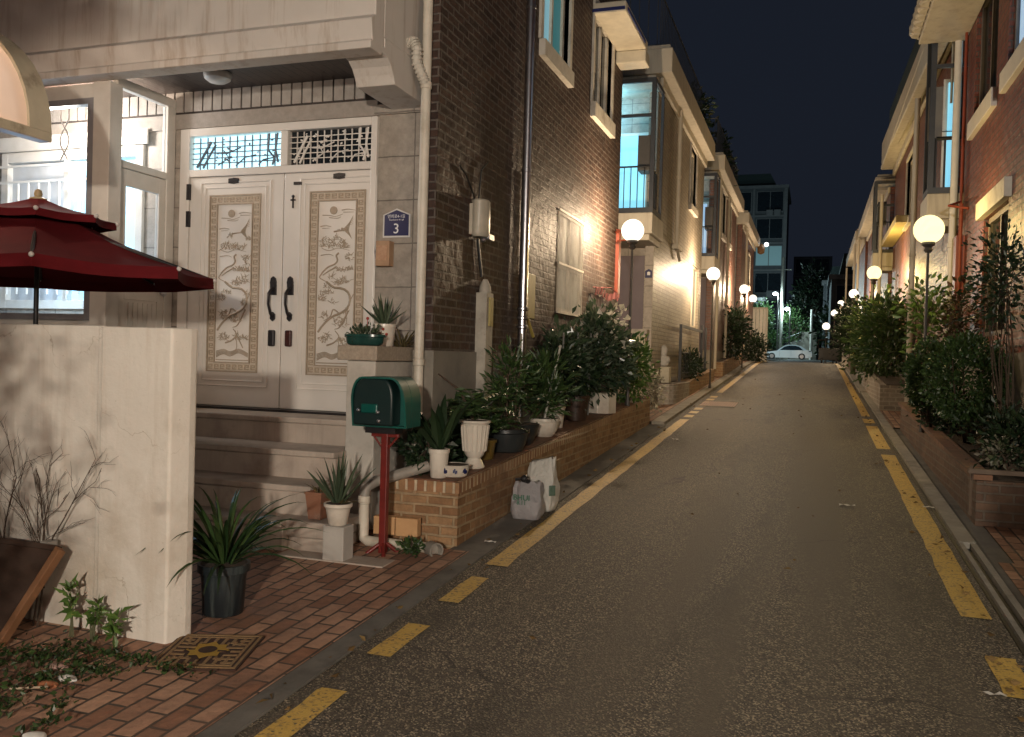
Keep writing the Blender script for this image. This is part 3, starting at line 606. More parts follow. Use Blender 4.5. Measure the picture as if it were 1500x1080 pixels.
rp = MB().box(XW,XW+.05,12.66,12.80,2.5,3.5); rp.tube([(XW+.06,12.4,3.42),(-2.5,12.1,3.40)],.016,6).tube([(XW+.06,12.5,3.30),(-2.5,12.2,3.28)],.012,6); rp.build('red_conduit', pm('orange_red_paint',(.24,.05,.025),(.2,.04,.02),10,.45,.1), H)
bn = MB(); bn.tube([(XW+.05,11.15,2.52),(XW+.10,12.0,2.58),(XW+.05,12.7,2.54)],.008,5)
for k in range(10): bn.obox((XW+.07,11.25+k*.15,2.47+.03*math.sin(k)),(.012,.07,.10),(0,.2,.3*math.sin(k*3)))
bn.build('washing_line', pm('faded_red_cloth',(.30,.10,.09),(.2,.07,.07),12,.8,.1), H)
MB().box(XW-.0,XW+.012,11.2,12.3,1.2,2.45).build('lower_panel', pm('mauve_panel',(.10,.075,.085),None,4,.6,.1), H)
# ---- house number plate, intercom
pl = thing('house_number_sign', 'blue house number plate reading 3 with white border, on granite beside the doors', 'sign', (-3.24,6.44,2.53))
def plate(cx,y,z0,w,h,name,mat,par,t,inset=0):
    i = inset; return MB().prism([(cx-w/2+i,z0+i),(cx+w/2-i,z0+i),(cx+w/2-i,z0+h*.79-i*.4),(cx,z0+h-i),(cx-w/2+i,z0+h*.79-i*.4)],'y',y-t,y).build(name, mat, par)
plate(-3.24,6.449,2.535,.245,.235,'border',pm('sign_border',(.72,.70,.68),None,5,.4,0),pl,.012)
plate(-3.24,6.437,2.535,.245,.235,'face',BLUE,pl,.003,.013)
def text(body, loc, size, mat, par, rot=(R(90),0,0), name='lettering', ext=.001, ax='CENTER'):
    cu = bpy.data.curves.new(name,'FONT'); cu.body = body; cu.size = size; cu.extrude = ext; cu.align_x = ax; cu.align_y = 'CENTER'; cu.materials.append(mat)
    o = bpy.data.objects.new(name, cu); COL.objects.link(o); o.rotation_euler = rot
    dg = bpy.context.evaluated_depsgraph_get(); me = bpy.data.meshes.new_from_object(o.evaluated_get(dg)); bpy.data.objects.remove(o)
    o = bpy.data.objects.new(name, me); COL.objects.link(o); o.rotation_euler = rot
    L = WL[par.name] if par else Vector(); o.location = Vector(loc)-L
    if par: o.parent = par
    return o
text('3',(-3.24,6.431,2.602),.115,TXT,pl,ext=.002); text('연희로4-1길',(-3.24,6.431,2.704),.032,TXT,pl); text('Yeonhui-ro 4-1-gil',(-3.24,6.431,2.677),.018,TXT,pl)
ic = thing('notice_box', 'small tan wooden notice box hung below the number plate', 'box', (-3.32,6.4,2.28))
TAN = pm('tan_box', (.42,.27,.16), (.34,.20,.115), 14, .6, .2)
MB().box(-3.385,-3.262,6.36,6.447,2.295,2.50).build('body', TAN, ic, bevel=.006); MB().box(-3.365,-3.28,6.355,6.36,2.34,2.46).build('paper', pm('brown_paper',(.40,.21,.12),(.5,.32,.2),40,.7,.1), ic)
MB().tube([(-3.40,6.43,2.50),(-3.415,6.42,2.42),(-3.40,6.43,2.30)],.009,6).build('hook', DARKM, ic)

# ================================================================== glazed porch
PO = thing('glazed_porch', 'white framed glass porch left of the double doors, lit inside', 'porch', (-6.5,6.0,1.07))
PX, PY = -5.49, 5.63
f = MB()
f.box(-5.58,-5.41,PY-.02,PY+.12,1.07,3.72)                                              # corner post
f.box(-10,-5.58,PY,PY+.08,3.60,3.72); f.box(-10,-5.58,PY,PY+.08,1.70,1.79); f.box(-7.75,-7.68,PY,PY+.08,1.79,3.60)
f.build('frame', WHITE, PO, bevel=.006)
fb = MB(); fb.box(-5.645,-5.582,PY-.012,PY+.06,1.79,3.60); fb.box(-7.68,-5.645,PY-.012,PY+.06,1.79,1.84); fb.box(-7.68,-5.645,PY-.012,PY+.06,3.55,3.60); fb.box(-7.68,-7.63,PY-.012,PY+.06,1.84,3.55)
fb.build('sash', pm('grey_sash',(.30,.29,.30),None,8,.4,.05), PO)
MB().box(-7.63,-5.645,PY+.02,PY+.026,1.84,3.55).build('pane', GLASS, PO)
MB().box(-10,-5.58,PY+.0,PY+.09,1.07,1.70).build('dado', WHITE, PO)
f = MB()                                                                               # side wall above the steps
f.box(PX-.03,PX+.03,5.75,6.44,3.72,3.80); f.box(PX-.03,PX+.03,5.75,5.80,1.07,3.72); f.box(PX-.03,PX+.03,6.34,6.44,1.07,3.72); f.box(PX-.035,PX+.035,5.80,6.34,3.07,3.13)
f.build('side_frame', WHITE, PO, bevel=.005)
MB().box(PX-.004,PX+.004,5.80,6.34,3.13,3.72).build('transom_pane', GLASS, PO)
d = MB(); d.box(PX-.02,PX+.02,5.81,5.87,1.10,3.065); d.box(PX-.02,PX+.02,6.26,6.335,1.10,3.065); d.box(PX-.02,PX+.02,5.87,6.26,2.93,3.065); d.box(PX-.02,PX+.02,5.87,6.26,1.98,2.10); d.box(PX-.015,PX+.012,5.87,6.26,1.10,1.98)
for k in range(1,7): d.box(PX+.012,PX+.018,5.87+k*.056-.003,5.87+k*.056+.003,1.12,1.96)
do = d.build('side_door', WHITE, PO, bevel=.004)
MB().box(PX-.004,PX+.004,5.87,6.26,2.10,2.93).build('pane', GLASS, do)
MB().sphere((PX+.055,6.30,2.06),.028,14,10).tube([(PX+.015,6.30,2.06),(PX+.05,6.30,2.06)],.012,8).build('knob', SILVER, do, True)
# window of the house seen through the porch
f = MB()
for a,b_,d_,e in ((-7.5,-7.42,1.92,3.42),(-5.88,-5.80,1.92,3.42),(-7.42,-5.88,3.32,3.42),(-7.42,-5.88,1.92,2.0),(-6.72,-6.66,2.0,3.32)): f.box(a,b_,YD-.03,YD+.08,d_,e)
f.box(-7.62,-5.74,YD-.05,YD-.031,3.42,3.56)
wo_ = f.build('inner_window', WHITE, PO, bevel=.004)
MB().box(-6.66,-5.88,YD+.03,YD+.04,2.0,3.32).build('pane', LIT_PALE, wo_); MB().box(-7.42,-6.72,YD+.03,YD+.04,2.0,3.32).build('pane', pm('blind_white',(.6,.62,.63),None,4,.6,0), wo_)
bl = MB()
for z_ in (3.25,3.10): bl.box(-7.6,-6.3,YD-.13,YD-.115,z_,z_+.02)
for k in range(11): bl.tube([(-7.55+k*.125,YD-.12,2.05),(-7.55+k*.125,YD-.12,3.10)],.011,6)
bl.box(-7.6,-6.3,YD-.13,YD-.115,2.55,2.575); bl.build('window_bars', WHITE, wo_)
wd = MB(); 
for s_ in (1,-1): wd.tube([(-6.02+s_*.05*math.sin(k*.9),PY+.12,3.62-k*.06) for k in range(9)],.006,6)
wd.build('hanging_cord', pm('pinkish_cord',(.8,.68,.58),None,10,.7,.1), PO)
MB().box(-10,-5.60,5.72,6.40,1.03,1.069).build('porch_floor', GREYPL, PO)
MB().box(-7.9,-5.7,6.2,6.38,1.75,1.80).build('shelf', WHITE, PO)
tube_ = MB().tube([(-6.9,5.95,3.80),(-6.1,5.95,3.80)],.018,8).build('ceiling_tube_light', emit('tube_glow',(1,.9,.8),6), PO)
point('porch_light', (-6.3,5.98,3.55), 85, (1,.82,.68), .12, PO)
point('porch_fluorescent', (-6.6,5.85,2.35), 34, (.62,.82,1), .12, PO)
# ------------------------------------------------------------------ plant helpers
def blades(mb, base, n, L, wd, lean=(.2,.9), droop=.8, seg=7, fold=.35, rad=.02, az=None):
    """strap leaves arching out of a base"""
    for i in range(n):
        a = rng.uniform(0,6.283) if az is None else rng.uniform(*az); le = rng.uniform(*lean); l = L*rng.uniform(.65,1.1); wi = wd*rng.uniform(.75,1.15)
        p = Vector(base) + Vector((math.cos(a),math.sin(a),0))*rad*rng.uniform(0,1); th = le; vs = []; fs = []
        for k in range(seg+1):
            t = k/seg; d = Vector((math.cos(a)*math.sin(th),math.sin(a)*math.sin(th),math.cos(th))); sd = Vector((-math.sin(a),math.cos(a),0)); up = sd.cross(d)
            ww = wi*(min(1,.45+t*2.2) if t < .4 else max(.02,1-((t-.4)/.6)**1.8))
            vs += [p-sd*ww/2+up*ww*fold*.5, p-up*ww*fold*.3, p+sd*ww/2+up*ww*fold*.5]
            p = p + d*(l/seg); th += droop*(.4+1.2*t)/seg*(1+.3*rng.normal())
        for k in range(seg):
            q = k*3; fs += [(q,q+1,q+4,q+3),(q+1,q+2,q+5,q+4)]
        mb.add(vs, fs)
    return mb
def leaves(mb, pts, dirs, size, width=.45, fold=.25):
    """one folded leaf (two quads) per point; dirs = growing direction"""
    for p,d in zip(pts,dirs):
        d = d/np.linalg.norm(d); r_ = np.cross(d, rng.normal(0,1,3)); r_ /= np.linalg.norm(r_)+1e-9; u = np.cross(r_,d); s = size*rng.uniform(.45,1.4); w_ = s*width
        a = p; b = p+d*s*.45+r_*w_*.5+u*w_*fold; c = p+d*s; e = p+d*s*.45-r_*w_*.5+u*w_*fold; md = p+d*s*.5
        mb.add([a,b,c,e,md],[(0,1,4),(1,2,4),(2,3,4),(3,0,4)])
    return mb
def crown_pts(c, dims, n, clumps, spread, hollow=.35):
    """leaf points gathered in clumps through an uneven ellipsoid"""
    c = np.array(c); dims = np.array(dims); v = rng.normal(0,1,(clumps,3)); v /= np.linalg.norm(v,axis=1)[:,None]
    v *= (hollow+(1-hollow)*rng.uniform(0,1,(clumps,1))**.6); cc = c + v*dims*rng.uniform(.8,1.12,(clumps,1))
    k = rng.integers(0,clumps,n); p = cc[k] + rng.normal(0,spread,(n,3)); d = (p-cc[k])/spread*.5 + (p-c)/dims*.8 + rng.normal(0,.5,(n,3)); d[:,2] += .15
    return p, d, cc
def shrub(name, label, cat, base, c, dims, n, size, mat, group=None, clumps=40, spread=.08, width=.45, stems=5, hollow=.35, stemr=.012, twigs=True):
    t = thing(name, label, cat, base, group)
    p,d,cc = crown_pts(c,dims,n,clumps,spread,hollow)
    leaves(MB(),p,d,size,width).build('crown', mat, t)
    s = MB(); b = Vector(base)
    for i in range(stems):
        e = Vector(cc[rng.integers(len(cc))]); q = b.lerp(e,.5)+Vector(rng.normal(0,.04,3)); s.tube([b+Vector((rng.normal(0,.02),rng.normal(0,.02),0)),q,e],[stemr,stemr*.7,stemr*.3],6)
    if twigs:
        for e in cc[:min(len(cc),24)]:
            q = Vector(c).lerp(Vector(e),.3); s.tube([q-Vector((0,0,.1*dims[2])),Vector(e)],[stemr*.4,stemr*.2],5)
    s.build('trunk', STEM, t, True); return t
def pot(par, x, y, z, prof, mat, soil=True, n=24, sx=1, sy=1, label=None):
    o = MB().lathe(prof,(x,y,z),n,sx,sy).build('pot', mat, par, True)
    if label: o['label'] = label
    r_, h_ = max(prof, key=lambda q:q[1])
    if soil: MB().lathe([(.001,-.001),(r_*.9,-.001),(r_*.9,.004),(.001,.008)],(x,y,z+h_-.006),16,sx,sy).build('soil', SOIL, par, True)
    return o
def prof_pot(r0, r1, h, lip=.012): return [(r0*.9,0),(r0,.008),(r1,h*.86),(r1+lip,h*.87),(r1+lip,h),(r1-.004,h),(r1-.012,h*.93)]
def pz(y): return .712 + .043*(y-5.55)

# ------------------------------------------------------------------ cream garden wall
wall = thing('garden_wall', 'cream plastered garden wall, chest high, in front of the glazed porch', 'wall', (-5,3.45,.15))
b = MB(); b.prism([(-3.30,3.40),(-2.885,3.395),(-2.872,3.399),(-2.839,3.49),(-2.836,3.53),(-2.86,3.56),(-3.30,3.56)],'z',.05,1.685)
b.box(-7.2,-3.301,3.425,3.558,.05,1.690); b.box(-3.335,-3.30,3.414,3.559,.05,1.682)
b.build('plaster', PLAST, wall, bevel=.008)

# ------------------------------------------------------------------ red parasol
pc = (-4.62, 4.22); pa = thing('parasol', 'dark red garden parasol with a vented top, behind the cream wall', 'parasol', (*pc,.2))
def umbrella_cloth(r0, z0, r1, z1, n=8, rot=.0, sag=.05, val=.07):
    mb = MB(); K = 5; J = 6; vs = []; fs = []; N = n*J
    for i in range(K+1):
        t = i/K; r_ = r0+(r1-r0)*t; z_ = z0+(z1-z0)*t - sag*math.sin(math.pi*t)*.6
        for j in range(N):
            a = rot+2*math.pi*j/N; ph = (j%J)/J; s_ = math.cos(math.pi/n)/math.cos((ph-.5)*2*math.pi/n); inn = 1-.06*t*math.sin(math.pi*ph)
            vs.append((pc[0]+r_*s_*inn*math.cos(a), pc[1]+r_*s_*inn*math.sin(a), z_ - sag*.6*t*math.sin(math.pi*ph)*(0.5)))
    for i in range(K):
        for j in range(N): fs.append((i*N+j,i*N+(j+1)%N,(i+1)*N+(j+1)%N,(i+1)*N+j))
    o_ = len(vs)
    for j in range(N): x,y,z = vs[K*N+j]; vs.append((x*1.0+(x-pc[0])*.004,y+(y-pc[1])*.004,z-val))
    for j in range(N): fs.append((K*N+j,K*N+(j+1)%N,o_+(j+1)%N,o_+j))
    return mb.add(vs,fs)
RT = .02
umbrella_cloth(.26,2.36,1.06,2.065,rot=RT).build('canopy', CLOTH, pa, True, angle=20)
umbrella_cloth(.03,2.50,.45,2.385,rot=RT,sag=.025,val=.045).build('vent', CLOTH, pa, True, angle=20)
MB().tube([(*pc,.2),(*pc,2.51)],.015,12).build('pole', BLACK, pa, True)
MB().lathe([(.03,-.01),(.05,0),(.05,.01),(.02,.02),(.025,.035),(.02,.06),(.002,.07)],(*pc,2.49),16).build('finial_knob', pm('brass_knob',(.42,.33,.18),None,9,.4,0), pa, True)
rb = MB(); cp = MB()
for k in range(8):
    a = RT+k*math.pi/4; rb.tube([(*pc,2.40),(pc[0]+1.04*math.cos(a),pc[1]+1.04*math.sin(a),2.06)],.010,6)
    for r_,z_ in ((1.07,2.055),(.455,2.38)): MB().sphere((pc[0]+r_*math.cos(a),pc[1]+r_*math.sin(a),z_),.014,8,6).build('rib_cap', pm('rib_cap_white',(.65,.6,.55),None,5,.4,0), pa, True)
rb.build('ribs', BLACK, pa)
MB().lathe([(.25,0),(.25,.06),(.06,.09),(.05,.3),(.03,.31)],(*pc,.2),24).build('base', CONC, pa, True)

# ------------------------------------------------------------------ lit barrel awning at the left
aw = thing('barrel_awning', 'barrel shaped translucent awning with a rusty cream rim, lit from beneath', 'awning', (-5.25,3.4,.2))
AX, AZ, AR, AH = -5.33, 2.90, .82, .74
def arc(r_, h_, y, n=20): return [(AX+r_*math.cos(a), y, AZ+h_*math.sin(a)) for a in np.linspace(0,math.pi,n+1)]
s = MB(); a0, a1 = arc(AR-.02,AH-.02,2.5), arc(AR-.02,AH-.02,4.16)
s.add(a0+a1,[(i,i+1,22+i,21+i) for i in range(20)]); s.build('roof_sheet', sheer('awning_sheet',(.72,.60,.51),.5), aw, True, angle=60)
r_ = MB(); RIM = pm('rusty_cream_rim', (.62,.55,.40), (.52,.45,.32), 6, .55, .3, 40, stain=(.10,.055,.03))
for y0,wd_ in ((2.5,.05),(3.25,.04),(4.05,.16)):
    o_, i_ = arc(AR,AH,y0), arc(AR-.085,AH-.085,y0); o2, i2 = arc(AR,AH,y0+wd_), arc(AR-.085,AH-.085,y0+wd_); n = 21
    r_.add(o_+i_+o2+i2, [q for k in range(20) for q in ((k,k+1,n+k+1,n+k),(2*n+k,3*n+k,3*n+k+1,2*n+k+1),(k,2*n+k,2*n+k+1,k+1),(n+k,n+k+1,3*n+k+1,3*n+k))])
r_.build('rim', RIM, aw, True, angle=50)
MB().box(AX+AR-.09,AX+AR+.005,2.5,4.21,AZ-.06,AZ+.0).build('gutter_beam', RIM, aw, bevel=.006)
MB().box(AX-AR+.005,AX-AR+.07,2.5,4.21,AZ-.045,AZ).build('gutter_beam', RIM, aw, bevel=.006)
for y0 in (2.55,4.15): MB().box(AX-AR+.01,AX-AR+.06,y0,y0+.05,.1,AZ-.046).build('post', RIM, aw)
MB().lathe([(.07,0),(.07,.03),(.02,.05)],(AX,3.75,3.5),16).tube([(AX,3.75,3.54),(AX,3.75,3.62)],.008,6).build('lamp', emit('awning_lamp_glow',(1,.8,.6),5), aw, True)
point('awning_bulb', (AX+.1,3.75,3.36), 26, (1,.76,.58), .06, aw)

# ------------------------------------------------------------------ green mailbox on red post
mx, my = -2.665, 5.17; mbx = thing('mailbox', 'dark green plastic mailbox on a red iron post at the foot of the steps', 'mailbox', (mx,my,.25))
def arch(x0,x1,z0,z1,r_,n=7):
    pts = [(x0,z0),(x1,z0)]
    pts += [(x1-r_*.55+r_*.55*math.cos(a), z1-r_+r_*math.sin(a)) for a in np.linspace(0,math.pi/2,n)]
    pts += [(x0+r_*.55+r_*.55*math.cos(a), z1-r_+r_*math.sin(a)) for a in np.linspace(math.pi/2,math.pi,n)]
    return pts
A0 = arch(mx-.20,mx+.195,1.105,1.435,.17); A1 = arch(mx-.165,mx+.12,1.12,1.425,.13); n = len(A0)
MB().prism(A0,'y',my+.02,my+.17).build('back_shell', TEAL, mbx, True, bevel=.006)
h = MB(); Y0,Y1 = my-.10,my+.0195                                                    # open hood: a rim with a face whose shadow is put into the green
vs = [(x,Y1,z) for x,z in A0]+[(x,Y0+.05*(1.435-z)/.33,z) for x,z in A0]+[(mx+(x-mx)*.93,Y0+.05*(1.435-z)/.33,1.27+(z-1.27)*.93) for x,z in A0]+[(mx+(x-mx)*.93,Y1-.002,1.27+(z-1.27)*.93) for x,z in A0]
h.add(vs,[(k*n+i,k*n+(i+1)%n,(k+1)*n+(i+1)%n,(k+1)*n+i) for k in range(3) for i in range(n)]); h.build('hood', TEAL, mbx, True)
MB().prism(A1,'y',my-.105,my+.018).build('door_panel', TEALD, mbx, True, bevel=.012)
k = MB().box(mx-.10,mx+.02,my-.125,my-.106,1.20,1.26); k.build('slot_flap', pm('mid_green_plastic',(.0,.075,.06),None,4,.35,0), mbx, bevel=.008)
k = MB()
for x,z in ((-.118,1.217),(.022,1.208),(.03,1.152)): k.sphere((mx+x,my-.118,z),.013,10,8)
k.build('rivets', SILVER, mbx, True)
MB().box(mx-.13,mx+.09,my+.0,my+.12,1.06,1.104).build('bracket', DARKM, mbx)
p = MB().box(mx-.024,mx+.024,my+.025,my+.07,.24,1.06); p.box(mx-.10,mx+.10,my+.03,my+.06,1.035,1.059); p.tube([(mx-.09,my+.045,1.04),(mx-.02,my+.045,.96)],.008,6); p.tube([(mx+.09,my+.045,1.04),(mx+.02,my+.045,.96)],.008,6)
for a in range(4): g_ = a*math.pi/2+.5; p.tube([(mx,my+.05,.34),(mx+.11*math.cos(g_),my+.05+.11*math.sin(g_),.255)],[.012,.016],6)
p.build('post', RED, mbx, bevel=.004)

# ------------------------------------------------------------------ brick planter along the lane
pl1 = thing('brick_planter', 'long low brick planter running along the dark brick house, full of pots', 'planter', (-2.5,5.6,.25))
def planter(par, x0, x1, y0, y1, h0, h1, mat, capm, zf=None):
    n = max(2,int((y1-y0)/1.0)); ys = np.linspace(y0,y1,n+1); zb = lambda y: gz(y)-.03
    top = [(y,zb(y)+.03+h0+(h1-h0)*(y-y0)/(y1-y0)) for y in ys]; bot = [(y,zb(y)) for y in ys[::-1]]
    MB().prism(top+bot,'x',x0,x1).build('brickwork', mat, par)
    MB().prism([(y,z+.001) for y,z in top]+[(y,z+.012) for y,z in top[::-1]],'x',x0+.10,x1-.10).build('soil', SOIL, par)
n = 12; ys = np.linspace(5.55,13.0,n)
MB().prism([(y,pz(y)-.075) for y in ys]+[(y,gz(y)-.03) for y in ys[::-1]],'x',-2.80,-2.272).build('brickwork', BRICKP, pl1)
MB().prism([(y,pz(y)-.074) for y in ys]+[(y,pz(y)) for y in ys[::-1]],'x',-2.80,-2.268).build('coping', brick('soldier_coping',(.25,.11,.05),(.36,.21,.10),(.55,.45,.31),.072,.2,.011,.9,.65,0,dirt=(.18,.10,.05)), pl1)
MB().prism([(y,pz(y)+.001) for y in ys]+[(y,pz(y)+.010) for y in ys[::-1]],'x',-2.78,-2.30).build('top_paving', BRICKT, pl1)
MB().box(-2.88,-2.80,5.62,6.18,.2,.66).build('brick_return', BRICKP, pl1)
sb = MB()
for y,z in ((7.9,.50),): sb.obox((-2.262,y,gz(y)+.16),(.03,.34,.16),(0,0,.04))
sb.build('pale_patch', pm('sandstone_patch',(.40,.30,.18),(.3,.22,.13),9,.8,.4), pl1)
LP = 'pots on the long brick planter'
def at(x,y): return (x,y,pz(y)+.006)
# tall white cylinder with snake plant
x,y,z = at(-2.47,5.66); t = thing('potted_plant','broad dark strap leaves in a tall white cylinder pot, first on the planter','plant',(x,y,z),LP)
pot(t,x,y,z,prof_pot(.058,.070,.205,.006),CERW); blades(MB(),(x,y,z+.19),11,.46,.075,(.05,.75),.75,8,.3).build('leaves', LEAFD, t)
x,y,z = at(-2.385,5.74); t = thing('bowl','low white ceramic bowl with painted blue marks, beside the urn','bowl',(x,y,z),LP)
pot(t,x,y,z,[(.075,0),(.09,.01),(.105,.05),(.112,.085),(.116,.09),(.102,.09),(.095,.07)],CERW); 
k = MB()
for a in (-1.9,-1.2,-.5): 
    for q in range(4): k.obox((x+.109*math.cos(a+q*.06),y+.109*math.sin(a+q*.06),z+.05+.01*math.sin(q*2)),(.012,.012,.02),(0,.0,a))
k.build('painted_marks', BLUE, t)
x,y,z = at(-2.39,6.14); t = thing('potted_plant','fern fronds in a fluted cream urn on a foot','plant',(x,y,z),LP)
fl = [(.075,0),(.08,.015),(.062,.05),(.048,.075),(.07,.10),(.085,.14),(.10,.32),(.105,.335),(.118,.345),(.12,.36),(.10,.36),(.09,.34)]
o_ = pot(t,x,y,z,fl,CERW); f_ = MB()
for k in range(18): a = k*math.pi/9; f_.tube([(x+.084*math.cos(a),y+.084*math.sin(a),z+.13),(x+.104*math.cos(a),y+.104*math.sin(a),z+.325)],.007,5)
f_.build('fluting', CERW, o_, True)
def fern(mb, base, n, L, lean=(.2,.8), droop=1.0):
    for i in range(n):
        a = rng.uniform(0,6.28); th = rng.uniform(*lean); p = np.array(base,float); l = L*rng.uniform(.7,1.1)
        for k in range(12):
            d = np.array((math.cos(a)*math.sin(th),math.sin(a)*math.sin(th),math.cos(th))); q = p+d*l/12; sd = np.array((-math.sin(a),math.cos(a),0))
            if k > 1:
                for sg in (1,-1): leaves(mb,[q],[sd*sg+d*.5+np.array((0,0,-.15))],.085*(1-.6*abs(k/12-.45)),.3,.1)
            mb.add([p-sd*.002,p+sd*.002,q+sd*.002,q-sd*.002],[(0,1,2,3)]); p = q; th += droop/12*(1+k/12)
    return mb
fern(MB(),(x,y,z+.35),17,.40,(.05,.85)).build('leaves', LEAFM, t)
MB().tube([(x-.01,y,z+.35),(x-.12,y-.02,z+.58),(x-.30,y-.03,z+.70)],[.012,.010,.007],6).build('bent_stem', STEM, t, True)
x,y,z = at(-2.64,5.85); shrub('leafy_plant','low dark leafy plant between the white cylinder pot and the wall','plant',(x,y,z),(x,y,z+.13),(.13,.2,.15),420,.075,LEAFD,None,24,.04,.6,4)
x,y,z = at(-2.60,6.45); shrub('leafy_plant','dark clump of big leaves behind the white bowl and urn','plant',(x,y,z),(x,y,z+.16),(.16,.22,.2),320,.12,LEAFD,None,18,.05,.6,3)
x,y,z = at(-2.46,6.55); t = thing('potted_plant','small grassy plant in an ochre glazed pot behind the urn','plant',(x,y,z),LP)
pot(t,x,y,z,prof_pot(.07,.085,.16),pm('ochre_glaze',(.14,.09,.02),(.09,.06,.015),9,.3,.05)); fern(MB(),(x,y,z+.15),15,.42,(.05,.7)).build('leaves', LEAFM, t)
x,y,z = at(-2.44,7.0); t = thing('potted_plant','upright leafy shrub in a wide dark glazed bowl beside the silver pipe','plant',(x,y,z),LP)
pot(t,x,y,z,[(.12,0),(.14,.01),(.17,.08),(.185,.16),(.20,.17),(.20,.20),(.18,.20),(.17,.18)],CERB); p,d,cc = crown_pts((x,y,z+.5),(.17,.2,.36),620,30,.05,.2); leaves(MB(),p,d,.08,.28).build('leaves', LEAFM, t)
s = MB()
for dx in (-.06,.0,.07): s.tube([(x+dx,y,z+.18),(x+dx*1.2,y,z+.55),(x+dx*1.8,y+.03,z+.85)],[.010,.008,.004],6)
s.build('stem', STEM, t, True)
x,y,z = at(-2.50,7.45); t = thing('potted_plant','thin staked sapling in a second dark bowl, behind the first','plant',(x,y,z),LP)
pot(t,x,y,z,[(.13,0),(.15,.02),(.19,.12),(.20,.16),(.21,.19),(.19,.19),(.18,.17)],CERB); MB().tube([(x+.02,y,z+.15),(x+.02,y,z+1.0)],.010,8).build('stake', pm('bare_stake',(.30,.26,.2),None,20,.7,.1), t, True); fern(MB(),(x-.02,y,z+.2),8,.5,(.0,.4)).build('leaves', LEAFD, t)
x,y,z = at(-2.42,8.05); t = thing('potted_plant','slim dark leaves rising from a round white bowl pot','plant',(x,y,z),LP)
pot(t,x,y,z,[(.07,0),(.085,.01),(.125,.07),(.14,.15),(.148,.155),(.148,.18),(.135,.18),(.125,.16)],CERW); p,d,cc = crown_pts((x,y,z+.48),(.19,.22,.30),700,34,.05,.2); d[:,2] += .5; leaves(MB(),p,d,.11,.2).build('leaves', LEAFM, t)
MB().tube([(x,y,z+.16),(x+.06,y,z+.5),(x+.13,y+.02,z+.86)],.011,8).sphere((x+.13,y+.02,z+.87),.016,8,6).build('stake', pm('white_stake',(.5,.47,.4),None,20,.6,.1), t, True)
x,y,z = at(-2.53,8.75); t = thing('potted_plant','bushy dark plant in a plain white bucket pot behind the white bowl','plant',(x,y,z),LP)
pot(t,x,y,z,prof_pot(.095,.115,.24,.006),CERW); p,d,cc = crown_pts((x,y,z+.55),(.2,.28,.34),620,30,.06,.2); leaves(MB(),p,d,.09,.35).build('leaves', LEAFD, t)
x,y,z = at(-2.5,9.5); t = thing('potted_plant','tall dark green bush in a brown pot before the camellia','plant',(x,y,z),LP)
pot(t,x,y,z,prof_pot(.12,.15,.28),pm('brown_glaze',(.05,.028,.018),None,8,.4,.1)); p,d,cc = crown_pts((x,y,z+.55),(.24,.36,.36),1000,44,.06,.2); leaves(MB(),p,d,.085,.35).build('leaves', LEAFD, t)
x,y,z = at(-2.42,10.45); t = thing('potted_plant','great glossy camellia with pale flowers in a wide white tub under the lamp','plant',(x,y,z),LP)
MB().prism([(x+.17*math.cos(a)*1.05,y+.22*math.sin(a)) for a in np.linspace(0,2*math.pi,9)[:-1]],'z',z,z+.25).build('tub', CERW, t, bevel=.01)
p,d,cc = crown_pts((x-.02,y+.05,z+.74),(.32,.52,.56),2300,76,.075,.25); leaves(MB(),p,d,.10,.5).build('leaves', LEAFV, t)
p2,d2,_ = crown_pts((x+.02,y-.05,z+1.08),(.28,.42,.34),95,26,.06,.5); leaves(MB(),p2,d2,.075,.8,.5).build('blossom', leafm('cream_blossom',(.45,.42,.34),(.6,.57,.48)), t)
s = MB(); [s.tube([(x,y,z+.2),Vector((x,y,z+.2)).lerp(Vector(e),.5)+Vector((0,0,.1)),Vector(e)],[.02,.012,.005],6) for e in cc[:14]]; s.build('stem', STEM, t, True)
x,y,z = at(-2.62,10.0); shrub('climbing_shrub','dark tall shrub tied to sticks against the brick, left of the camellia','shrub',(x,y-.6,pz(9.4)),(x,9.5,1.58),(.14,.80,.36),1700,.085,LEAFV,None,70,.07,.5,6,.2)
for yy,lab in ((8.9,'thin grey plant stake behind the white bucket pot'),(9.5,'thin grey plant stake below the grilled window'),(10.1,'thin grey plant stake left of the camellia tub')):
    tag(MB().tube([(-2.50,yy,pz(yy)),(-2.49,yy,pz(yy)+1.0)],.010,6).build('plant_stake', pm('grey_stake',(.2,.19,.17),None,20,.7,.1)),lab,'stake','stakes among the pots')
x,y,z = at(-2.45,11.9); shrub('bright_shrub','yellow green bush at the far end of the planter, lit by the lamp','shrub',(x,y,z),(x+.05,y+.1,z+.45),(.26,.6,.42),1500,.08,LEAFB,None,50,.07,.5,5)

# ------------------------------------------------------------------ things by the steps
x,y = -3.10,5.24; t = thing('concrete_block','upright grey concrete block carrying a white pot, beside the bottom step','block',(-2.86,4.97,.25))
MB().box(-2.935,-2.785,4.90,5.035,.24,.475).build('block', pm('grey_block',(.46,.43,.385),(.38,.355,.32),6,.9,.4,60), t, bevel=.006)
x,y,z = -2.865,4.965,.477; t = thing('potted_plant','spiky aloe in a white flared pot on the concrete block','plant',(x,y,z))
pot(t,x,y,z,[(.055,0),(.06,.01),(.078,.10),(.085,.115),(.092,.12),(.092,.14),(.08,.14),(.075,.12)],CERW); blades(MB(),(x,y,z+.13),20,.36,.032,(.05,.75),.25,6,.5).build('leaves', LEAFG, t); blades(MB(),(x,y,z+.13),6,.14,.03,(.9,1.4),.5,5,.3).build('dry_leaves', LEAFY, t)
x,y,z = -3.14,5.17,.457; t = thing('potted_plant','withered stalks in a square terracotta pot on the step block','plant',(x,y,z))
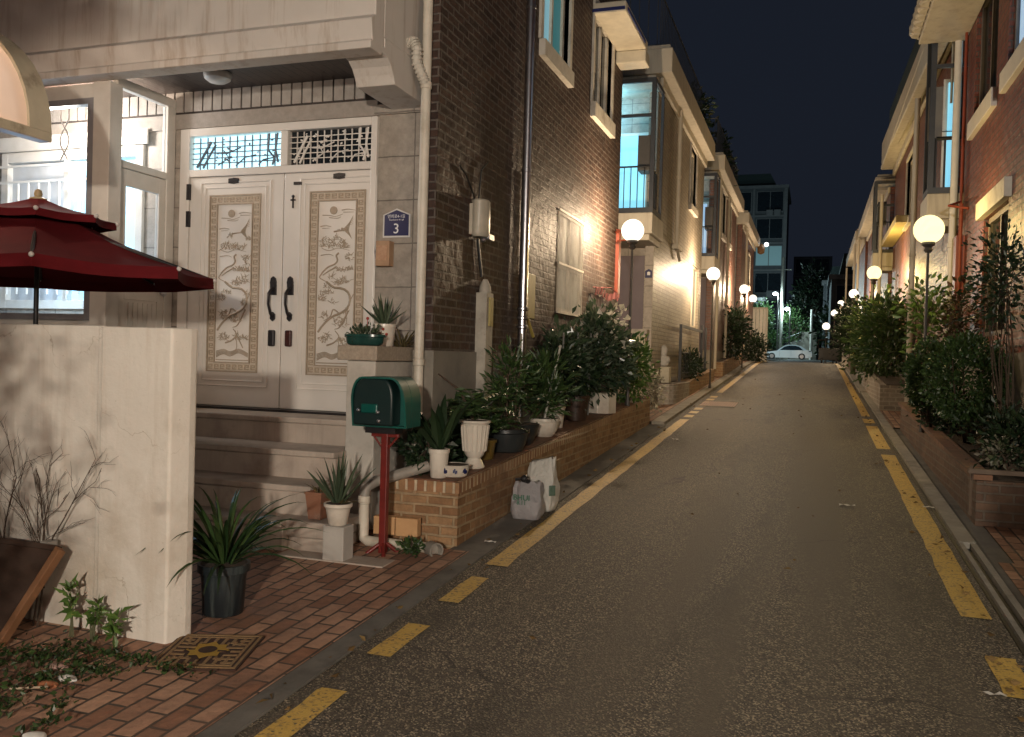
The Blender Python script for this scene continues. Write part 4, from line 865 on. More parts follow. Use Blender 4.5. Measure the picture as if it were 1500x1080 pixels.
MB().add([(x+sx*q,y+sy*q,z+h) for q,h in ((.045,0),(.062,.17),(.066,.17),(.066,.185),(.052,.185),(.05,.16)) for sx,sy in ((-1,-1),(1,-1),(1,1),(-1,1))],[(k*4+i,k*4+(i+1)%4,(k+1)*4+(i+1)%4,(k+1)*4+i) for k in range(5) for i in range(4)]+[(0,3,2,1),(20,21,22,23)]).build('pot', TERRA, t, bevel=.004)
blades(MB(),(x,y,z+.17),12,.12,.016,(.3,1.3),.9,5,.3).build('dry_leaves', LEAFY, t)
x,y,z = -3.13,5.78,1.641; t = thing('potted_plant','small aloe in a cream pot with red flower marks, on the pier cap','plant',(x,y+.22,z))
y += .22; pot(t,x+.03,y,z,prof_pot(.07,.085,.17,.004),CERW); blades(MB(),(x+.03,y,z+.16),22,.24,.026,(.1,.9),.2,6,.5).build('leaves', LEAFG, t)
f_ = MB(); [f_.sphere((x+.03+.085*math.cos(a),y+.085*math.sin(a),z+.11+.02*math.sin(a*9)),.012,6,5) for a in (-1.8,-1.5,-1.2,-.9,-2.2)]; f_.build('flower_marks', pm('red_flower_mark',(.35,.06,.04),None,9,.5,0), t, True)
x,y,z = -3.125,5.74,1.641; t = thing('planter_box','oval dark green planter of low succulents on the pier cap','planter',(x,y,z))
pot(t,x,y,z,[(.10,0),(.115,.005),(.13,.02),(.135,.06),(.145,.065),(.145,.082),(.13,.082)],CERG,True,28,1.12,.62); p,d,cc = crown_pts((x,y,z+.095),(.13,.07,.035),300,40,.018,.1); d[:,2]+=.6; leaves(MB(),p,d,.035,.5,.4).build('leaves', LEAFG, t); MB().tube([(x+.02,y,z+.09),(x+.025,y-.01,z+.20)],.003,5).sphere((x+.025,y-.01,z+.20),.012,8,6).build('red_bloom', pm('red_bloom',(.4,.04,.03),None,9,.5,0), t, True)
x,y,z = -3.045,6.2,1.641; t = thing('dry_bundle','bundle of dry grey twigs leaning on the pier cap against the wall','twigs',(x,y,z)); blades(MB(),(x,y,z),40,.20,.02,(.1,1.2),1.2,5,.3,.06).build('twigs', LEAFY, t)
# drain pipes
t = thing('drain_pipe','cream plastic drain pipe with elbows at the planter foot','pipe',(-2.8,5.4,.25))
k = MB(); k.tube([(-2.89,5.36,.33),(-2.89,5.36,.60)],.036,12).tube([(-2.89,5.36,.37),(-2.885,5.355,.315),(-2.845,5.34,.300),(-2.60,5.335,.298),(-2.36,5.33,.298)],.036,12); k.lathe([(.037,0),(.043,.005),(.043,.05),(.037,.055)],(-2.89,5.36,.55),12); k.build('white_run', PVC, t, True)
k = MB(); k.tube([(-2.89,5.36,.60),(-2.885,5.37,.66),(-2.84,5.43,.70),(-2.62,5.60,.775),(-2.55,5.66,.80)],.039,12); k.build('old_grey_run', PVCG, t, True)
MB().lathe([(.05,0),(.05,.08),(.042,.08),(.036,.0)],(0,0,0),14).build('tmp', PVCG)
o_ = bpy.data.objects['tmp']; bpy.data.objects.remove(o_)
k = MB(); q = 14
for r_,y_ in ((.05,5.40),(.05,5.30),(.04,5.30),(.036,5.38)): pass
rings = [(.046,-2.38,5.335),(.052,-2.37,5.33),(.052,-2.30,5.275),(.042,-2.30,5.275),(.036,-2.34,5.305)]
ax = Vector((.08,-.06,0)).normalized(); u_ = Vector((0,0,1)); w_ = ax.cross(u_); vs = [Vector((cx,cy_,.298))+(u_*math.cos(2*math.pi*j/q)+w_*math.sin(2*math.pi*j/q))*r for r,cx,cy_ in rings for j in range(q)]
k.add(vs,[(i*q+j,i*q+(j+1)%q,(i+1)*q+(j+1)%q,(i+1)*q+j) for i in range(4) for j in range(q)]+[tuple(range(4*q,5*q))]); k.build('open_end', PVCG, t, True)
LB = pm('loose_brick', (.48,.27,.12), (.55,.33,.16), 9, .75, .3, 60)
for i,(c_,lab) in enumerate((((-2.585,5.43,.405),'clean orange brick standing against the planter, right of the red post'),((-2.765,5.45,.40),'paler loose brick standing half behind the red post'))):
    tag(MB().obox(c_,(.16,.07,.125),(0,0,.06)).build('loose_brick', LB, bevel=.005), lab,'brick','loose bricks by the planter')
x,y,z = -2.47,5.26,.262; shrub('weed','small dark weed growing at the drain pipe before the planter','weed',(x,y,z),(x,y,z+.04),(.075,.05,.045),110,.045,LEAFM,None,12,.02,.6,3,.2,.003,False)
# slab below
tag(MB().box(-3.28,-2.50,4.89,5.50,.15,.258).build('stone_slab', STEP, bevel=.006),'pale stone slab on which the concrete block and post stand','slab')

# ------------------------------------------------------------------ plastic bags
def bag(name,label,c,w,d,h,mat,seed,top=.62,tilt=0):
    """stuffed plastic carrier: flat bottom, bulging creased sides, gathered or open rectangular top"""
    rs = np.random.default_rng(seed); t = thing(name,label,'bag',c,'rubbish bags by the kerb'); n,m = 72,40; vs = []; fs = []
    cr = [(rs.uniform(0,6.28),rs.uniform(-5,5),int(rs.integers(2,8))*1.0,rs.uniform(.010,.026)) for _ in range(12)]
    for i in range(m+1):
        v = i/m; r_ = .93+.07*min(1,v/.12); r_ *= 1+.05*math.sin(math.pi*min(v/.75,1))
        if v > .72: r_ *= 1-(1-top)*((v-.72)/.28)**1.4
        fx = r_; fy = r_*(1-.55*max(0,v-.5)/.5)
        for j in range(n):
            a = 2*math.pi*j/n; sx = abs(math.cos(a))**.45*math.copysign(1,math.cos(a)); sy = abs(math.sin(a))**.45*math.copysign(1,math.sin(a))
            wr = 1+sum(k*math.sin(f_*a+s_*v*2+p) for p,s_,f_,k in cr)*(.4+.9*v)+rs.normal(0,.004)
            wr += sum(k*.55*(1-2*abs(math.sin(f_*.5*a-s_*v*2.5+p))) for p,s_,f_,k in cr[:6]); bz = 1+.10*math.sin(math.pi*min(1,v*1.6))
            wr *= bz
            vs.append((c[0]+w/2*sx*fx*wr, c[1]+d/2*sy*fy*wr+.02*v, c[2]+h*v*(1+tilt*sx*v)+.012*math.sin(5*a+seed)*v))
    for i in range(m):
        for j in range(n): fs.append((i*n+j,i*n+(j+1)%n,(i+1)*n+(j+1)%n,(i+1)*n+j))
    fs += [tuple(range(n))[::-1],tuple(range(m*n,(m+1)*n))]
    MB().add(vs,fs).build('body',mat,t,True,angle=75); return t
b1_ = bag('plastic_bag','greyish translucent plastic bag with green print, knotted black at the top',(-2.085,6.55,gz(6.5)+.012),.225,.20,.285,sheer('grey_bag_film',(.40,.38,.385),.25,.03),3,.86)
MB().sphere((-2.10,6.50,gz(6.5)+.325),.035,10,8,.9).tube([(-2.10,6.5,gz(6.5)+.33),(-2.17,6.47,gz(6.5)+.318)],.012,6).tube([(-2.10,6.5,gz(6.5)+.32),(-2.06,6.47,gz(6.5)+.31)],.02,6).build('black_knot', BLACK, b1_, True)
text('BHUI',(-2.10,6.425,gz(6.5)+.185),.062,TXTG,b1_,(R(88),0,0),'print',.004); text('8.11',(-2.10,6.428,gz(6.5)+.145),.045,TXTG,b1_,(R(88),0,0),'print',.004)
b2_ = bag('plastic_bag','taller white plastic bag with a green badge, leaning behind the grey bag',(-2.075,6.88,gz(6.8)+.012),.235,.20,.41,sheer('white_bag_film',(.66,.64,.58),.2,.03),8,.92,.06)
MB().obox((-1.955,6.775,gz(6.8)+.19),(.062,.012,.085),(0,0,.9)).build('badge', pm('bag_badge_green',(.07,.13,.09),(.12,.17,.13),40,.5,0), b2_, bevel=.008)

# ------------------------------------------------------------------ pot behind wall end, mat, weeds, board
x,y,z = -2.90,3.86,gz(3.86)+.016; t = thing('potted_plant','arching strap leaved lily in a dark washed blue pot at the wall end','plant',(x,y,z))
pot(t,x,y,z,[(.10,0),(.105,.01),(.115,.18),(.12,.22),(.135,.225),(.135,.265),(.12,.265),(.112,.24)],CERBW); blades(MB(),(x,y,z+.25),50,.60,.026,(.1,1.2),1.5,9,.4,.05).build('leaves', LEAFM, t); blades(MB(),(x,y,z+.25),22,.45,.022,(.3,1.3),1.6,8,.4,.05).build('inner_leaves', LEAFD, t)
zc = gz(3.38)+.018; t = thing('doormat','small ochre and dark brown patterned mat on the bricks at the wall corner','mat',(-2.62,3.38,zc))
mc = Vector((-2.615,3.375,zc)); ang = .30
MAT1 = pm('mat_brown', (.05,.024,.014), (.035,.017,.012), 60, .95, .6, 150); MAT2 = pm('mat_ochre', (.40,.25,.035), (.33,.2,.03), 60, .95, .6, 150); MAT3 = pm('mat_tan', (.27,.17,.08), (.2,.125,.06), 60, .95, .6, 150)
def mp(u,v,h): c_,s_ = math.cos(ang),math.sin(ang); return (mc.x+u*c_-v*s_, mc.y+u*s_+v*c_, mc.z+SL*(u*s_+v*c_)+h)
def mrect(mb,u0,u1,v0,v1,h): return mb.add([mp(u0,v0,0),mp(u1,v0,0),mp(u1,v1,0),mp(u0,v1,0),mp(u0,v0,h),mp(u1,v0,h),mp(u1,v1,h),mp(u0,v1,h)],[(4,5,6,7),(0,1,5,4),(1,2,6,5),(2,3,7,6),(3,0,4,7)])
S = .205
mrect(MB(),-S,S,-S,S,.008).build('pile', MAT1, t); e = MB()
for a in (S-.008,S-.034):
    for q in ((-a,a,-a,-a+.013),(-a,a,a-.013,a),(-a,-a+.013,-a+.013,a-.013),(a-.013,a,-a+.013,a-.013)): mrect(e,*q,.011)
for k in range(7):
    for sx in (-1,1):
        v0 = -.145+k*.044; L_ = .045+.02*((k*5)%3)
        mrect(e,*sorted((sx*.155,sx*(.155-L_))),v0,v0+.016,.0105); mrect(e,v0,v0+.016,*sorted((sx*.155,sx*(.155-L_))),.0106)
for q in range(4):
    for i in range(3): u = .06+i*.03; sx,sy = (1,1,-1,-1)[q],(1,-1,1,-1)[q]; mrect(e,*sorted((sx*u,sx*(u+.012))),*sorted((sy*.07,sy*(.10+i*.012))),.0104)
e.build('border_pattern', MAT3, t); m_ = MB(); st_ = []
for k in range(16): a = 2*math.pi*k/16; r_ = (.105,.078,.098,.07)[k%4]; st_.append((r_*math.cos(a),r_*math.sin(a)))
m_.add([mp(u,v,.0125) for u,v in st_]+[mp(0,0,.0125)],[(i,(i+1)%16,16) for i in range(16)]); m_.build('ochre_star', MAT2, t)
m_ = MB(); m_.add([mp(.043*math.cos(a),.043*math.sin(a),.014) for a in np.linspace(0,2*math.pi,13)[:-1]],[tuple(range(12))]); [mrect(m_,*q,.0138) for q in ((.05,.09,-.02,-.004),(-.09,-.06,-.004,.008))]; m_.build('centre', MAT1, t)
bd = thing('wooden_board','dark brown framed board leaning on the cream wall among weeds','board',(-3.75,3.2,gz(3.2)))
BW = pm('weathered_board', (.055,.03,.018), (.035,.02,.013), 5, .8, .4, 40); BF = pm('board_frame', (.24,.115,.05), (.17,.08,.036), 9, .75, .3, 50)
def lean(x,z): return (x, 3.10+.26*(z-.13)/.50, z)
def slab(mb, P4, d): a = [Vector(p) for p in P4]; nn = (a[1]-a[0]).cross(a[2]-a[0]).normalized()*d; return mb.add(a+[q+nn for q in a],[(0,1,2,3),(7,6,5,4),(0,4,5,1),(1,5,6,2),(2,6,7,3),(3,7,4,0)])
slab(MB(),[lean(-4.4,.13),lean(-3.60,.13),lean(-3.46,.57),lean(-4.4,.60)],.02).build('panel', BW, bd)
slab(MB(),[lean(-3.60,.13),lean(-3.565,.13),lean(-3.425,.575),lean(-3.459,.59)],.045).build('stile', BF, bd, bevel=.004)
slab(MB(),[lean(-4.4,.575),lean(-3.46,.572),lean(-3.458,.595),lean(-4.4,.605)],.03).build('top_rail', BW, bd, bevel=.003)
tag(MB().box(-3.585,-3.535,3.325,3.385,.56,.615).build('tape_strip', pm('grey_tape',(.3,.28,.25),None,9,.5,.1), bd))
WG = 'weeds along the cream wall'
for (x,y,h,n,lab) in ((-3.36,3.31,.31,46,'tall thin weed with bunched leaves, in front of the wall step line'),(-3.23,3.30,.20,44,'short stalky weed just right of the tall thin one'),(-3.05,3.27,.19,46,'bright leafy weed nearest the wall corner')):
    z = gz(y)+.014; t = thing('weed',lab,'weed',(x,y,z),WG); s = MB(); P_ = []; D_ = []
    for k in range(4):
        dx,dy = rng.normal(0,.035),rng.normal(0,.015); tip = np.array((x+dx,y+dy,z+h*rng.uniform(.75,1))); s.tube([(x+rng.normal(0,.01),y,z),(x+dx*.4,y,z+h*.5),tuple(tip)],[.005,.004,.002],5)
        for q in range(n//4): tt = rng.uniform(.4,1); P_.append(np.array((x,y,z))+(tip-np.array((x,y,z)))*tt); D_.append(rng.normal(0,1,3)+np.array((0,-.3,.5)))
    s.build('stem', pm('weed_stem',(.10,.10,.05),None,9,.8,.1), t, True); leaves(MB(),P_,D_,.06,.38).build('leaves', LEAFB, t)
t = thing('bare_twig_shrub','leafless twiggy shrub standing before the shaded end of the wall','shrub',(-3.62,3.20,gz(3.2))); s = MB()
def twig(p,d,l,r_,dep):
    q = p+d*l; s.tube([tuple(p),tuple((p+q)/2+rng.normal(0,.006,3)),tuple(q)],[r_,r_*.8,r_*.6],5)
    if dep:
        for k in range(3):
            e_ = d+rng.normal(0,.5,3)*np.array((1,.15,.8)); e_ /= np.linalg.norm(e_); twig(p+d*l*(.45+.27*k),e_,l*.62,r_*.6,dep-1)
for dx in (-.25,0.,.05): d_ = np.array((dx+.12,.02,1.)); twig(np.array((-3.66+dx*.6,3.36,gz(3.3))),d_/np.linalg.norm(d_),.48,.006,4)
s.build('branches', STEM, t)
gm = MB(); P_ = []; D_ = []
for cx_,cy_,w1,w2,n in ((-3.25,3.05,.22,.10,420),(-3.05,2.85,.13,.1,240),(-3.0,3.18,.22,.035,200),(-2.62,3.14,.14,.02,110),(-3.4,2.75,.22,.1,360),(-3.02,2.62,.09,.08,130),(-2.72,2.55,.05,.05,50),(-3.6,2.9,.22,.16,520),(-2.9,3.02,.10,.06,150),(-2.8,2.72,.05,.05,36),(-3.3,2.5,.25,.08,220)):
    for q in range(int(n*.75)):
        x = cx_+rng.normal(0,w1*.6); y = cy_+rng.normal(0,w2*.7); P_.append(np.array((x,y,gz(y)+.012+abs(rng.normal(0,.018))))); D_.append(np.array((rng.normal(0,1),rng.normal(0,1),rng.uniform(.1,1.1))))
leaves(gm,P_,D_,.027,.6); tag(gm.build('ground_weeds', leafm('weed_leaf',(.014,.03,.010),(.05,.09,.024))), 'low green weeds spreading over the bricks before the wall', 'weeds', None, 'stuff')
x,y,z = -3.78,2.75,gz(2.75); shrub('shadow_bush','dark bush at the bottom left picture corner, before the board','shrub',(x,y,z),(x,y,z+.13),(.26,.16,.16),700,.055,LEAFD,None,30,.05,.5,4)
for i,(x,y,w_,h_,mt2,lab) in enumerate(((-2.98,2.92,.09,.05,PAPER,'crumpled white scrap among weeds below the mat'),(-3.22,2.66,.05,.07,PAPER,'white scrap in the weeds at lower left'),(-3.34,2.78,.05,.05,PAPER,'small white scrap nearest the dark bush'),(-2.68,2.48,.10,.05,PAPER,'white scrap on the lowest bricks near the kerb'),(-3.05,2.46,.06,.05,pm('old_bone_scrap',(.45,.38,.3),None,20,.8,.2),'tan scrap on the bricks at the bottom left'),(-3.02,2.84,.12,.07,pm('broken_brick',(.42,.16,.07),None,20,.8,.3),'broken orange brick piece among the weeds'),(-3.11,3.0,.10,.06,pm('pink_tile_bit',(.42,.27,.22),None,20,.8,.2),'pinkish tile fragment lying by the weeds'))):
    mb = MB(); z = gz(y)+.02; mb.sphere((x,y,z),.5,10,6,.35); mb.v = [(x+(a-x)*w_*(1+.2*math.sin(9*b_)),y+(b_-y)*h_*1.2*(1+.2*math.sin(7*a)),z+(c_-z)*.09) for a,b_,c_ in mb.v]
    tag(mb.build('scrap', mt2, None, True, angle=25), lab, 'litter', 'litter among the weeds')
st_ = MB().tube([(-3.10,2.74,gz(2.74)+.03),(-2.96,2.80,gz(2.8)+.035)],.005,5).tube([(-3.02,2.86,gz(2.86)+.03),(-2.98,2.80,gz(2.8)+.03)],.005,5)
tree_ = None
tag(st_.build('dry_stick', pm('dry_stick',(.45,.36,.25),None,20,.8,.1)),'pale dry twig lying on the bricks by the broken brick','twig')

# unseen trees added beyond the left edge of view to shade wall and balcony
shrub('added_shade_tree','unseen leafy young tree added outside the left edge to shade the wall','tree',(-3.1,1.0,gz(1)),(-3.05,1.0,1.35),(.66,.5,1.2),8500,.055,LEAFM,None,160,.16,.5,8,.2,.03)
shrub('added_shade_tree','unseen high crowned young tree added outside the left edge to shade the balcony','tree',(-3.9,1.2,gz(1.2)),(-3.35,1.1,3.75),(.85,.6,.62),5200,.065,LEAFM,None,80,.15,.5,8,.2,.03)

t = thing('potted_plant','small green plant on the shelf behind the porch glass','plant',(-5.95,6.28,1.80)); pot(t,-5.95,6.28,1.801,prof_pot(.05,.06,.09),CERW); fern(MB(),(-5.95,6.28,1.88),12,.24,(.1,.9)).build('leaves', LEAFB, t)
# ================================================================== the other houses of the row
CREAM = pm('cream_trim', (.55,.49,.38), (.47,.42,.33), 4, .65, .2, 30, streak=(.36,.30,.23))
FASC = pm('pale_fascia', (.56,.51,.42), (.48,.44,.36), 4, .65, .2, 30, streak=(.34,.29,.23))
MAUVE = pm('mauve_door', (.16,.125,.135), (.13,.10,.11), 3, .5, .1)
DKFRAME = pm('dark_blue_frame', (.05,.055,.065), (.035,.04,.05), 8, .4, .1)
REDPIPE = pm('orange_red_pipe', (.42,.085,.035), (.32,.06,.025), 10, .45, .1)
ROOFG = pm('dark_green_roof', (.018,.032,.03), (.012,.022,.022), 5, .7, .3, 30)
LIT_DIM = emit('window_lit_dim', (.25,.42,.45), .10)
def rails(par, name, ax, c, u0, u1, z0, z1, step=.12, mat=None, slope=0, r=.008):
    m_ = MB()
    def p(u,z): return (c,u,z+slope*(u-u0)) if ax == 'x' else (u,c,z+slope*(u-u0))
    m_.tube([p(u0,z1),p(u1,z1)],r*2,6).tube([p(u0,z0+.05),p(u1,z0+.05)],r*1.4,6)
    for u in np.arange(u0,u1+.01,step): m_.tube([p(u,z0),p(u,z1)],r,5)
    return m_.build(name, mat or BLACK, par)
def row_house(side, xw, Y0, Y1, zb, bm, trim, label, over=.24, holes=(), bay=None, bayglow=None, h=6.15, fd=1.3, pipes=(), back=6, bwin=(.17,1.35,.36,1.9), ac=True, roofrail=True, doorcol=None, fasc=.40, fover=.2):
    o = -side; t = thing('row_house', label, 'house', (xw,Y0,zb)); xb = xw-o*back
    w = MB(); facade(w,'x',o,xw,Y0,Y1,zb+fd,zb+h,[q[:4] for q in holes if q[2] > zb+fd],.12)
    w.quad((xw,Y1,zb-.3),(xw,Y1,zb+h),(xb,Y1,zb+h),(xb,Y1,zb-.3)); w.quad((xw,Y0,zb-.3),(xw,Y0,zb+h),(xw-o*.16,Y0,zb+h),(xw-o*.16,Y0,zb-.3)); w.quad((xw-o*.16,Y0,zb-.3),(xw-o*.16,Y0,zb+h),(xw-o*.16,Y0+.25,zb+h),(xw-o*.16,Y0+.25,zb-.3))
    w.build('brick_wall', bm, t)
    MB().box(xw-o*.2,xw+o*.018,Y0-.004,Y1,zb-.4,zb+fd).build('foundation', GREYPL, t)
    MB().box(xw-o*.165,xb,Y0+.25,Y0+.4,zb-.3,zb+h).build('front_wall', STONE, t)
    xo = xw+o*over; r_ = MB(); r_.box(xo,xb,Y0-fover,Y1,zb+h,zb+h+fasc); r_.box(xo-o*.05,xb,Y0-fover+.05,Y1-.02,zb+h+fasc+.001,zb+h+fasc+.07); r_.box(xw+o*.004,xw+o*.07,Y0+.02,Y1-.01,zb+h-.16,zb+h-.001); r_.build('roof', trim, t, bevel=.02)
    if roofrail:
        rails(t,'roof_railing','x',xo-o*.25,Y0,Y1,zb+h+fasc+.07,zb+h+fasc+1.0,.16,DKFRAME); rails(t,'roof_railing','y',Y0,*sorted((xo-o*.25,xo-o*3.5)),zb+h+fasc+.07,zb+h+fasc+1.0,.16,DKFRAME)
        MB().box(xo-o*1.2,xb,Y0+1.2,Y1-.3,zb+h+fasc+.071,zb+h+fasc+.8).build('roof_parapet', ROOFG, t)
    for q in holes:
        kind = q[4]
        window(t,'x',o,xw,*q[:4],WHITED if trim is not FASC else CREAM,{'d':DARKGL,'f':PANE,'c':LIT_DIM}[kind],.05,(.5,),(),.14 if kind != 'f' else None,.07 if kind != 'f' else None)
    MB().box(xw-o*.18,xw-o*1.6,Y0+.20,Y0+.249,zb+.75,zb+2.72).build('door', doorcol or MAUVE, t, bevel=.01)
    MB().box(xw-o*1.8,xw-o*.2,Y0+.1,Y0+.249,zb+.0,zb+.74).build('step', STEP, t)
    if bay:
        x0,x1 = xw+o*bay[0], xw-o*bay[1]; yb = Y0-bay[2]; za, zt = zb+bay[3], zb+bay[4]
        s = MB().box(x0,x1,yb,Y0+.249,za,za+.34); s.box(x0-o*.05,x1,yb+.05,Y0+.249,za-.10,za-.001); s.build('bay_floor', trim, t, bevel=.015)
        f = MB(); q = .045
        f.box(x0,x0-o*q*1.5,yb,yb+q*1.5,za+.341,zt); f.box(x1,x1+o*q,yb,yb+q,za+.341,zt); f.box(x0-o*q*1.5,x1+o*q,yb,yb+q,zt-.07,zt); f.box(x0-o*q*1.5,x1+o*q,yb,yb+q,za+.341,za+.42); f.box(x0-o*q*1.5,x1+o*q,yb+.004,yb+q-.004,zt-.62,zt-.57)
        f.box(x0,x0-o*q,yb+q*1.5,Y0-.01,zt-.07,zt); f.box(x0,x0-o*q,yb+q*1.5,Y0-.01,za+.341,za+.42); f.box(x0,x0-o*q,Y0-.06,Y0-.002,za+.42,zt-.07)
        bo = f.build('bay_frame', DKFRAME, t)
        MB().box(x0-o*.02,x1,yb+.05,Y0+.249,zt+.001,zt+.05).build('bay_roof', trim, t)
        rails(t,'bay_railing','y',yb+.10,*sorted((x0-o*.1,x1)),za+.341,za+1.1,.11,None,0,.008 if ac else .014)
        rails(t,'bay_railing','x',x0-o*.08,yb+.1,Y0-.02,za+.341,za+1.1,.11)
        xd0, xd1 = sorted((xw-o*bwin[0], xw-o*bwin[1])); MB().box(xd0,xd1,Y0+.22,Y0+.248,za+bwin[2],za+bwin[3]).build('bay_door', WHITE, t)
        if bayglow:
            MB().box(xd0+.06,xd1-.06,Y0+.19,Y0+.219,za+bwin[2]+.06,za+bwin[3]-.06).build('bay_window', LIT_CYAN if bayglow[0] == 'c' else LIT_BLUE, t)
            point('bay_light', (xw-o*.9,Y0-.25,zt-.25), bayglow[1], CYAN, .1, t)
        if ac: MB().box(x0-o*.10,x0-o*.30,yb+.16,yb+.5,za+1.05,za+1.62).build('air_conditioner', pm('dark_grey_box',(.09,.085,.08),None,6,.5,.1), t, bevel=.01)
    for (y,d,z0,z1,mt2) in pipes: MB().tube([(xw+o*d,y,zb+z0),(xw+o*d,y,zb+z1)],.042,12).lathe([(.043,0),(.052,.005),(.052,.05),(.043,.055)],(xw+o*d,y,zb+(z0+z1)/2),12).build('downpipe', mt2, t, True)
    return t
L2 = row_house(-1,-2.60,14.85,21.4,.67,BRICK2,FASC,'pale brick house with a cyan lit bay above its entrance',.24,
    [(18.9,19.9,4.95,6.2,'d'),(19.7,21.0,2.35,3.75,'f')],(.10,2.6,.85,2.95,5.45),('c',32),h=5.72,fd=.6,pipes=((16.9,.07,3.1,5.7,CREAM),),fasc=.42)
MB().box(-2.74,-2.602,14.80,14.849,.5,6.3).build('granite_pier', STONE, L2)
MB().box(-2.60,-2.48,16.75,17.3,3.72,3.80).tube([(-2.53,16.9,3.78),(-2.53,17.3,3.55)],.03,8).build('pipe_elbow', CREAM, L2)
s2 = thing('house_number_sign','small blue house number plate on the granite pier under the cyan bay','sign',(-2.68,14.79,3.05)); plate(-2.675,14.797,2.98,.12,.15,'face',BLUE,s2,.006); plate(-2.675,14.791,3.005,.09,.10,'lettering',pm('sign_border',(.7,.7,.7)),s2,.002,.02)
L3 = row_house(-1,-2.55,23.5,30.1,1.08,BRICK3,FASC,'third house on the left, red brown brick with a blue lit bay',.24,[(27.0,28.0,5.2,6.4,'d'),(25.2,26.2,5.2,6.4,'d')],(.12,2.4,.8,2.85,5.3),('b',9),h=5.5,fd=.8,pipes=((23.9,.08,.3,5.4,CREAM),(26.6,.08,.6,5.4,CREAM)))
L4 = row_house(-1,-2.50,32.0,38.6,1.52,BRICK3,FASC,'fourth house on the left, red brick with an orange wall lantern at its far corner',.24,[(35.2,36.2,4.6,5.8,'d')],None,None,h=4.95,fd=.8,pipes=((33.0,.10,.5,4.9,CREAM),),roofrail=False)
MB().lathe([(.02,0),(.14,.05),(.16,.28),(.10,.40),(.03,.45)],(-2.2,38.3,6.15),12).build('wall_lantern', pm('brown_lantern',(.16,.08,.03),None,7,.5,.1), L4, True)
MB().sphere((-1.98,38.2,6.55),.09,10,8).build('lantern_bulb', emit('lantern_glow',(.85,.95,1),6), L4, True)
# right hand row
R1 = thing('brick_house','rust red brick house at the right edge with white window sills','house',(1.8,6,.3))
RX = 1.80; w = MB(); RH = [(10.75,12.15,4.66,6.1),(8.75,10.15,4.66,6.1),(9.85,11.2,1.95,3.30),(6.4,7.7,4.66,6.1)]
facade(w,'x',-1,RX,-9,12.75,1.75,7.4,RH,.14); w.quad((RX,12.75,0),(RX,12.75,7.4),(8,12.75,7.4),(8,12.75,0)); w.build('brick_wall', BRICKR, R1)
MB().box(RX-.018,RX+.2,-9,12.755,-.6,1.75).build('foundation', GREYPL, R1)
MB().box(1.6,8,-9,12.7,7.4,7.7).build('roof', ROOFG, R1)
for i,q in enumerate(RH):
    window(R1,'x',-1,RX,*q,pm('dull_window_frame',(.20,.17,.15),None,9,.5,.1),LIT_BLUE if i == 1 else DARKGL,.06,(.5,),(),None,None)
    if i != 2: MB().box(RX-.06,RX+.05,q[0]-.08,q[1]+.08,q[2]-.21,q[2]-.002).build('sill', WHITE, R1, bevel=.006)
    else: MB().box(RX-.07,RX+.05,q[0]-.12,q[1]+.12,q[3]+.002,q[3]+.20).build('lintel', WHITED, R1, bevel=.006)
c = MB(); c.box(1.20,1.80,11.0,13.0,6.02,6.2)
c.box(1.22,1.80,11.02,12.98,5.95,6.018)
for k in range(9): c.lathe([(.10,0),(.12,.03),(.12,.14),(.09,.2)],(1.21,11.1+k*.22,6.02),10)
c.build('canopy', CREAM, R1, bevel=.012)
c = MB(); c.tube([(1.76,12.66,.6),(1.76,12.66,6.0)],.018,10).tube([(1.74,12.45,3.7),(1.74,12.45,.9)],.022,8).box(1.70,1.80,12.5,12.74,2.55,3.3); c.tube([(1.74,12.62,3.75),(1.55,12.1,3.62),(1.74,11.9,3.55)],.016,6); c.build('gas_pipes', pm('dull_red_pipe',(.26,.05,.022),(.20,.04,.018),10,.5,.1), R1, True)
MB().tube([(1.715,12.97,.6),(1.715,12.97,6.02)],.048,12).lathe([(.05,0),(.062,.005),(.062,.06),(.05,.065)],(1.715,12.97,3.2),12).build('white_downpipe', WHITE, R1, True)
R2 = row_house(1,1.78,13.6,23.3,.66,BRICKR,FASC,'second house on the right, red brick with black balcony railings and a teal window',.34,
    [(19.0,20.2,4.6,5.9,'d')],(.38,2.4,.55,2.95,5.6),('c',4),bwin=(-.13,.6,.45,2.1),ac=False,h=5.75,fd=1.0,pipes=((14.9,.36,.2,5.1,FASC),(23.1,.30,.2,5.1,FASC)),roofrail=False,fasc=.1,fover=-.9)
MB().prism([(13.2,6.02),(13.2,6.50),(13.4,6.58),(23.3,7.08),(23.3,6.55)],'x',1.45,1.62).build('fascia', FASC, R2, bevel=.02)
MB().prism([(13.5,6.585),(13.5,7.35),(23.3,7.85),(23.3,7.085)],'x',1.60,5).build('dark_roof', ROOFG, R2)
MB().box(1.46,2.6,13.20,13.23,6.20,6.26).box(1.66,1.69,13.195,13.225,5.2,6.21).build('bay_lattice', FASC, R2)
MB().box(1.64,2.2,13.75,13.788,4.95,4.956).build('window_rail', DKFRAME, R2)
MB().box(1.42,1.60,13.45,13.47,4.75,5.5).build('grey_panel', pm('grey_blind',(.2,.19,.18),None,5,.6,.1), R2)
MB().box(1.90,2.14,14.0,14.045,2.2,2.9).build('entrance_light_panel', CREAM, R2)
R3 = row_house(1,1.72,23.8,33.0,1.14,BRICKR,FASC,'third house on the right, red brick beyond the thin yellow canopy',.34,[(27.5,28.7,4.9,6.1,'d')],(.40,2.2,.5,2.9,5.0),('b',5),h=4.95,fd=1.0,pipes=((24.3,.32,.2,4.9,FASC),(32.8,.32,.2,4.9,FASC)),roofrail=False,fasc=.34,fover=-.4)
